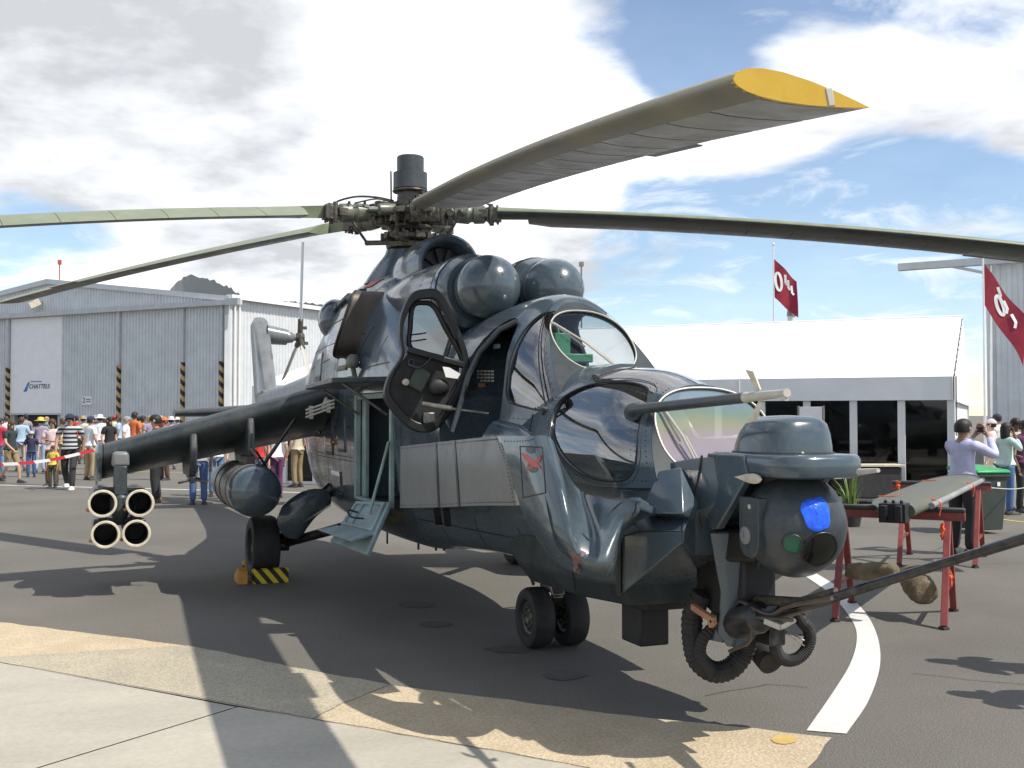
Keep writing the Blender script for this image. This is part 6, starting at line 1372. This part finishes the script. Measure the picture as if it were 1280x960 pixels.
def template(kind, shorts=False, short_sleeve=True, skirt=False):
    key = (kind, shorts, short_sleeve)
    if key in TEMPL: return TEMPL[key]
    J = pose(kind)
    bn = {k: (J[k], r) for k, r in dict(pel=(.13,.10), wst=(.12,.09), chs=(.145,.10), yok=(.112,.066), nkb=(.056,.058), nck=(.052,.055), hd0=(.064,.078), hd1=(.074,.092), shL=.055, shR=.055, elL=.042, elR=.042, wrL=.030, wrR=.030, hpL=.085, hpR=.085, knL=.056, knR=.056, anL=.040, anR=.040, haL=(.030,.020), haR=(.030,.020)).items()}
    ed = [('pel','wst'),('wst','chs'),('chs','yok'),('yok','nkb'),('nkb','nck'),('nck','hd0'),('hd0','hd1'),('yok','shL'),('yok','shR'),('shL','elL'),('elL','wrL'),('wrL','haL'),('shR','elR'),('elR','wrR'),('wrR','haR'),('pel','hpL'),('pel','hpR'),('hpL','knL'),('knL','anL'),('hpR','knR'),('knR','anR')]
    for s in 'LR':
        d = (J['ha'+s]-J['wr'+s]).normalized(); sx = Vector((1,0,0)); sx = (sx-d*sx.dot(d)).normalized(); fwd = d.cross(sx).normalized()
        for i, (o, ln) in enumerate(((-.026,.062),(-.009,.075),(.009,.072),(.026,.056))):
            a = J['ha'+s]+sx*o+d*.045; b = a+d*ln*.6+fwd*.012*(1 if s == 'L' else -1); c = b+d*ln*.35+fwd*.022*(1 if s == 'L' else -1)
            bn['f%s%da'%(s,i)] = (a,.010); bn['f%s%db'%(s,i)] = (b,.009); bn['f%s%dc'%(s,i)] = (c,.008); ed += [('ha'+s,'f%s%da'%(s,i)), ('f%s%da'%(s,i),'f%s%db'%(s,i)), ('f%s%db'%(s,i),'f%s%dc'%(s,i))]
        a = J['wr'+s]+d*.045+sx*(.038 if s == 'L' else -.038); b = a+d*.045+sx*(.014 if s == 'L' else -.014); bn['t%sa'%s] = (a,.012); bn['t%sb'%s] = (b,.010); ed += [('wr'+s,'t%sa'%s), ('t%sa'%s,'t%sb'%s)]
    body = skin_mesh('body', bn, ed)
    sl = .75 if short_sleeve else 1.0
    sn = {'hem': (J['pel']+Vector((0,0,-.10)),(.172,.132)), 'pel': (J['pel']+Vector((0,0,.03)),(.168,.130)), 'wst': (J['wst'],(.160,.122)), 'chs': (J['chs'],(.176,.128)), 'yok': (J['yok']+Vector((0,0,.01)),(.165,.112)), 'nkb': (J['nkb']+Vector((0,0,.03)),(.078,.078)), 'shL': (J['shL']+Vector((0,0,.008)),.084), 'shR': (J['shR']+Vector((0,0,.008)),.084)}
    se = [('hem','pel'),('pel','wst'),('wst','chs'),('chs','yok'),('yok','nkb'),('yok','shL'),('yok','shR')]
    for s in 'LR':
        if short_sleeve: sn['sl'+s] = (lerp(J['sh'+s],J['el'+s],.72),.068); se.append(('sh'+s,'sl'+s))
        else: sn['el'+s] = (J['el'+s],.060); sn['cf'+s] = (lerp(J['el'+s],J['wr'+s],.93),.044); se += [('sh'+s,'el'+s),('el'+s,'cf'+s)]
    shirt = skin_mesh('shirt', sn, se, list(sn).index('wst'))
    tn = {'pel': (J['pel']+Vector((0,0,.09)),(.160,.120)), 'hpL': (J['hpL'],.104), 'hpR': (J['hpR'],.104)}; te_ = [('pel','hpL'),('pel','hpR')]
    for s in 'LR':
        tn['kn'+s] = (J['kn'+s], .076 if not shorts else .088); te_.append(('hp'+s,'kn'+s))
        if not shorts: tn['cf'+s] = (lerp(J['kn'+s],J['an'+s],1.08),.066); te_.append(('kn'+s,'cf'+s))
    trousers = skin_mesh('trousers', tn, te_)
    shoes = []
    for s in 'LR':
        a, t = J['an'+s], J['to'+s]; d = (t-a); d.z = 0; d.normalize(); c = a+d*.05; c.z = max(.04, a.z-.05); sd2 = Vector((-d.y,d.x,0))
        rings = []
        for k, (u, w, h) in enumerate(((-.13,.02,.06),(-.11,.046,.09),(0,.054,.085),(.09,.056,.06),(.16,.044,.038),(.19,.014,.014))):
            rings.append([c+d*u+sd2*(w*math.cos(q))+Vector((0,0,h*math.sin(q)*(1 if math.sin(q) > 0 else .0)-.035)) for q in [2*math.pi*i/10 for i in range(10)]])
        sh = MB(); sh.loft(rings); shoes.append(sh.mesh('shoe', M['black'], 50))
    # face features and hair
    hc = Vector((0,.03,1.645)); fc = MB(); fc.sphere(hc+Vector((0,.095,-.025)), .016, 8, 6, (.9,1.2,1.4))
    for s in (-1, 1): fc.sphere(hc+Vector((.088*s,.0,-.015)), .026, 8, 6, (.4,.8,1.2))
    face = fc.mesh('face', M['black'], 60); ey = MB()
    for s in (-1, 1): ey.sphere(hc+Vector((.032*s,.088,.01)), .010, 6, 5, (1.3,.6,.7))
    ey.box(hc+Vector((0,.088,-.068)), (.046,.012,.008)); eyes = ey.mesh('eyes', M['black'], 60)
    hr = MB(); rings = []
    for i in range(9):
        t = math.pi*.62*i/8; rings.append([hc+Vector((math.cos(a)*.092*math.sin(t)*1.0, math.sin(a)*.108*math.sin(t)-.012, .012+.108*math.cos(t)-(.035 if math.sin(a) < .2 and i > 6 else 0)+(.02*i/8 if math.sin(a) > .5 else 0))) for a in [2*math.pi*k/18 for k in range(18)]])
    hr.loft(rings); hair = hr.mesh('hair', M['black'], 60)
    cp = MB(); rings = [[hc+Vector((math.cos(a)*.101*math.sin(t), math.sin(a)*.118*math.sin(t)-.008, .025+.100*math.cos(t))) for a in [2*math.pi*k/18 for k in range(18)]] for t in [math.pi*.5*i/6 for i in range(7)]]
    cp.loft(rings); cp.prism([hc+Vector((-.07,.09,.03)), hc+Vector((-.055,.175,.02)), hc+Vector((0,.195,.02)), hc+Vector((.055,.175,.02)), hc+Vector((.07,.09,.03))], (0,0,.012)); cap_ = cp.mesh('cap', M['black'], 40)
    ht = MB(); ht.loft([[hc+Vector((math.cos(a)*r_, math.sin(a)*r_*1.1-.005, z_)) for a in [2*math.pi*k/20 for k in range(20)]] for r_, z_ in ((.19,.015),(.185,.028),(.105,.035),(.100,.09),(.08,.125),(.02,.135))]); hat = ht.mesh('hat', M['black'], 50)
    lh = MB(); lh.loft([[hc+Vector((math.cos(a)*w, -.035+math.sin(a)*dpt_, z_)) for a in [2*math.pi*k/16 for k in range(16)]] for w, dpt_, z_ in ((.088,.085,.02),(.096,.085,-.06),(.10,.075,-.15),(.09,.06,-.23),(.05,.03,-.27))]); long_ = lh.mesh('long_hair', M['black'], 60)
    TEMPL[key] = dict(body=body, shirt=shirt, trousers=trousers, shoes=shoes, face=face, eyes=eyes, hair=hair, cap=cap_, hat=hat, long=long_); return TEMPL[key]
SK = [colour('skin_light', (.52,.31,.22), .55), colour('skin_tan', (.36,.20,.13), .55), colour('skin_brown', (.16,.085,.055), .55)]
HC = {'dark': colour('hair_dark', (.015,.011,.009), .6), 'brown': colour('hair_brown', (.07,.035,.018), .6), 'grey': colour('hair_grey', (.30,.29,.27), .7), 'blond': colour('hair_blond', (.33,.22,.10), .6)}
def person(label, loc, face_deg, shirt, trousers, h=1.75, kind='stand', skin=0, hair='dark', cap=None, hat=None, long=False, shorts=False, sleeve=True, shoe='shoe_dark', girth=1.0, group=None, extra=None):
    T = template(kind, shorts, sleeve); k = h/1.75
    p = thing('person', label, 'person', loc, group); p.rotation_euler = (0,0,R(face_deg)); p.scale = (k*girth, k*girth, k)
    def part(nm, me, mt, par=p):
        o = bpy.data.objects.new(nm, me); COL.objects.link(o); o.parent = par
        if not o.material_slots: me.materials.append(M['black'])
        o.material_slots[0].link = 'OBJECT'; o.material_slots[0].material = mt; return o
    body = part('body', T['body'], SK[skin]); tag(part('face', T['face'], SK[skin], body), kind='stuff'); tag(part('eyes', T['eyes'], M['black'], body), kind='stuff')
    sh_ = part('shirt', T['shirt'], shirt); tr_ = part('trousers', T['trousers'], trousers); [part('shoe', q_, M[shoe]) for q_ in T['shoes']]
    part('hair', T['hair'], HC[hair])
    if long: part('long_hair', T['long'], HC[hair])
    if cap: part('cap', T['cap'], cap)
    if hat: part('hat', T['hat'], hat)
    return p
for n, c in dict(shoe_dark=(.03,.027,.025), shoe_white=(.7,.7,.68), shoe_brown=(.12,.07,.04)).items(): colour(n, c, .6)
CL = {n: colour('cloth_'+n, c, .85) for n, c in dict(lavender=(.52,.53,.72), white=(.76,.76,.78), pink=(.70,.42,.45), pale_pink=(.72,.56,.56), crimson=(.45,.03,.07), black=(.018,.018,.022), dark_green=(.025,.04,.04), navy=(.025,.03,.07), orange=(.65,.17,.05), amber=(.62,.33,.08), lilac=(.32,.26,.36), grey=(.30,.30,.32), sky=(.36,.48,.62), plum=(.12,.03,.10), lime=(.48,.55,.18), yellow=(.70,.55,.10), mint=(.52,.66,.60), beige=(.52,.46,.34), red=(.50,.03,.03), denim=(.06,.12,.26), denim_light=(.16,.27,.42), khaki=(.27,.20,.11), olive=(.10,.09,.055), charcoal=(.03,.03,.032), brown=(.11,.06,.04), tan=(.38,.28,.17), cream=(.66,.60,.46), teal=(.10,.28,.28)).items()}
def stripes(name, ca, cb, freq):
    m = striped(name, ca, cb, freq, (0,0,1), .85); nt = m.node_tree; return m
CL['striped'] = stripes('cloth_striped', (.02,.02,.025), (.5,.5,.52), 10)
fd = math.degrees(YAW)-90   # a figure turned to this heading faces away from the camera
PPL = [ # px, distance, height, turn from 'facing away', shirt, trousers, options, label
 (14, 28.6, 1.62, 250, 'dark_green', 'khaki', dict(shorts=True, hair='brown', long=True, kind='walk'), 'brown haired person in a black green top and khaki shorts, walking'),
 (1, 30.5, 1.68, 160, 'crimson', 'denim_light', dict(), 'person in a crimson top and pale jeans by the striped door post'),
 (40, 31.5, 1.30, 200, 'navy', 'denim', dict(cap='sky'), 'child in a navy top, jeans and a pale blue cap'),
 (27, 35.0, 1.70, 30, 'sky', 'grey', dict(hair='brown', skin=1), 'person in a pale blue shirt and grey trousers near the roller door'),
 (51, 34.0, 1.68, 20, 'lilac', 'sky', dict(hat='yellow'), 'person in a yellow sun hat and lilac shirt'),
 (66, 27.6, 1.66, 185, 'pale_pink', 'brown', dict(hair='brown', kind='hold', skin=1), 'person in a pale pink shirt with folded arms behind the small child'),
 (67, 26.9, 1.02, 175, 'yellow', 'olive', dict(hair='brown', skin=1), 'small child in a yellow shirt and dark trousers'),
 (88, 26.2, 1.78, 190, 'striped', 'charcoal', dict(cap='navy', skin=1, kind='walk', shoe='shoe_white', girth=1.12), 'broad person in a black and white striped shirt and navy cap, walking'),
 (79, 33.0, 1.66, 60, 'lime', 'khaki', dict(hair='brown'), 'person in a lime shirt behind the striped shirt'),
 (113, 30.0, 1.72, 330, 'white', 'tan', dict(cap='navy'), 'person in a white shirt, tan trousers and navy cap, back turned'),
 (125, 36.0, 1.76, 20, 'white', 'charcoal', dict(hat='white'), 'person in a white shirt and white sun hat'),
 (104, 40.0, 1.72, 10, 'cream', 'olive', dict(hat='tan'), 'person in a cream shirt and tan sun hat'),
 (137, 32.5, 1.70, 240, 'black', 'plum', dict(long=True, hair='dark'), 'long haired person in a black top and plum trousers'),
 (149, 38.0, 1.75, 100, 'sky', 'denim', dict(hair='brown', skin=1), 'person in a pale blue shirt and jeans by the hangar stile'),
 (158, 33.5, 1.72, 280, 'white', 'charcoal', dict(hair='grey', girth=1.1), 'grey haired person in a loose white shirt'),
 (168, 35.0, 1.86, 340, 'orange', 'denim', dict(hair='dark', skin=1), 'tall dark haired person in an orange shirt'),
 (178, 38.0, 1.74, 320, 'amber', 'olive', dict(hair='dark', skin=2), 'dark haired person in an amber shirt'),
 (187, 37.0, 1.74, 60, 'lilac', 'charcoal', dict(hair='blond'), 'fair haired person in a lilac shirt and dark trousers'),
 (196, 22.3, 1.76, 100, 'brown', 'charcoal', dict(hair='dark', sleeve=False, shoe='shoe_brown', girth=1.15), 'person in brown jacket and charcoal trousers standing behind the wing tip'),
 (206, 30.0, 1.70, 150, 'tan', 'brown', dict(cap='orange', skin=1), 'person in an orange cap and tan shirt'),
 (214, 36.0, 1.70, 20, 'pink', 'grey', dict(hat='pale_pink'), 'person in a pink shirt and pale pink sun hat'),
 (249, 21.8, 1.58, 20, 'grey', 'denim', dict(hair='dark', shoe='shoe_dark', girth=1.1), 'person in jeans behind the outer wing pylon'),
 (271, 24.0, 1.58, 200, 'white', 'denim_light', dict(hair='brown'), 'person in pale jeans behind the wing between the pylons'),
 (322, 23.0, 1.62, 200, 'red', 'sky', dict(hair='dark'), 'person in a red shirt seen under the wing above the drop tank'),
 (345, 23.6, 1.60, 30, 'white', 'plum', dict(hair='blond'), 'person in a white top and plum trousers beside the drop tank nose'),
 (372, 27.0, 1.68, 60, 'beige', 'khaki', dict(hair='brown'), 'person in a beige shirt seen past the landing gear fairing'),
 (8, 42.0, 1.72, 20, 'white', 'denim', dict(hair='brown'), 'person in a white shirt and jeans in front of the roller door'),
 (33, 45.0, 1.80, 60, 'grey', 'charcoal', dict(hair='dark'), 'person in a grey shirt beneath the roller door'),
 (58, 43.0, 1.70, 330, 'teal', 'khaki', dict(hair='blond'), 'fair haired person in a teal shirt at the roller door jamb'),
 (96, 44.0, 1.74, 15, 'red', 'denim', dict(hair='dark'), 'person in a red shirt and jeans before the second sliding door'),
 (119, 47.0, 1.76, 40, 'navy', 'grey', dict(hair='grey'), 'grey haired person in a navy shirt far back in the crowd'),
 (131, 43.0, 1.66, 350, 'lime', 'charcoal', dict(hair='brown'), 'person in a lime shirt and charcoal trousers far back in the crowd'),
 (143, 46.0, 1.74, 30, 'cream', 'denim', dict(cap='red'), 'person in a cream shirt and red cap'),
 (173, 45.0, 1.72, 10, 'white', 'olive', dict(hair='dark', skin=2), 'dark haired person in a white shirt and olive trousers'),
 (201, 44.0, 1.74, 330, 'crimson', 'grey', dict(hair='grey'), 'grey haired person in a crimson shirt'),
 (222, 42.0, 1.68, 20, 'teal', 'charcoal', dict(cap='white'), 'person in a teal shirt and white cap behind the wing'),
 (1202, 14.0, 1.70, 300, 'lavender', 'charcoal', dict(kind='photo', sleeve=False, hair='dark', skin=1, girth=1.12), 'person in a lavender shirt raising a camera to the eye'),
 (1256, 19.6, 1.62, 285, 'mint', 'denim', dict(kind='phone', sleeve=False, long=True, hair='dark', skin=2), 'long haired person in a mint shirt and jeans on the phone'),
 (1268, 20.6, 1.70, 190, 'beige', 'cream', dict(hair='dark', skin=2, sleeve=False), 'person in a beige shirt and cream trousers behind the caller'),
 (1240, 23.5, 1.66, 60, 'pale_pink', 'cream', dict(cap='pale_pink', skin=0), 'person in a pale pink cap and top behind the bin'),
 (1247, 27.0, 1.78, 20, 'white', 'denim', dict(cap='navy'), 'person in a navy cap and white shirt by the marquee end'),
 (1279, 20.0, 1.66, 200, 'plum', 'charcoal', dict(hair='dark', skin=2), 'person in a plum top at the end of the row of onlookers'),
]
for px, d, h, turn, a, b, kw, lab in PPL:
    kw = dict(kw)
    for k in ('cap', 'hat'):
        if k in kw: kw[k] = CL[kw[k]]
    person(lab, BU(px, d), fd+turn, CL[a], CL[b], h, group='onlookers in the crowd' if px < 400 else 'onlookers by the marquee', **kw)
# two onlookers just outside the picture on the right, whose shadows reach in
for (x, y, tn, lab, a, b) in ((7.15,2.75,120,'person in a white shirt standing past the gun muzzle','white','denim'), (6.35,3.30,150,'person in a navy shirt standing past the gun muzzle','navy','khaki')):
    person(lab, (x,y,0), tn, CL[a], CL[b], 1.75, kind='hold')
cmq = BU(1202,14.0); cd = Matrix.Rotation(R(fd+300),3,'Z')@Vector((0,1,0)); x_ = MB(); q = cmq+cd*.37+Vector((0,0,1.57)); x_.box(q, (.06,.11,.07), Matrix.Rotation(R(fd+300+90),3,'Z')); x_.lathe([(0,.028),(.05,.026)], q, cd, 12); tag(x_.build('camera_compact', M['black'], None, 30, .006), 'small black camera held up by the person in lavender', 'camera')
# barrier tape
tpz = [BU(-60,25.0,.72), BU(0,25.0,.65), BU(60,25.4,.72), BU(122,26.0,.95)]; path = crom(tpz, 10); x_ = MB(); x_.grid([[p+Vector((0,0,.036)), p-Vector((0,0,.036))] for p in path])
tag(x_.build('barrier_tape', striped('tape_stripes', (.75,.75,.75), (.55,.03,.05), 1.6, tuple(VR+Vector((0,0,.6))), .5), None, 0, fix=False), 'red and white barrier tape strung before the crowd', 'tape')
for i, p in enumerate((tpz[0], tpz[-1])):
    b = Vector((p.x, p.y, 0)); x_ = MB(); x_.lathe([(0,.17),(.02,.17),(.04,.03),(1.0,.022),(1.02,.0)], b, (0,0,1), 14); tag(x_.build('barrier_post', M['steel'], None, 40), 'thin metal barrier post holding the tape behind the wing tip' if i else 'thin metal barrier post holding the outer end of the tape', 'post')
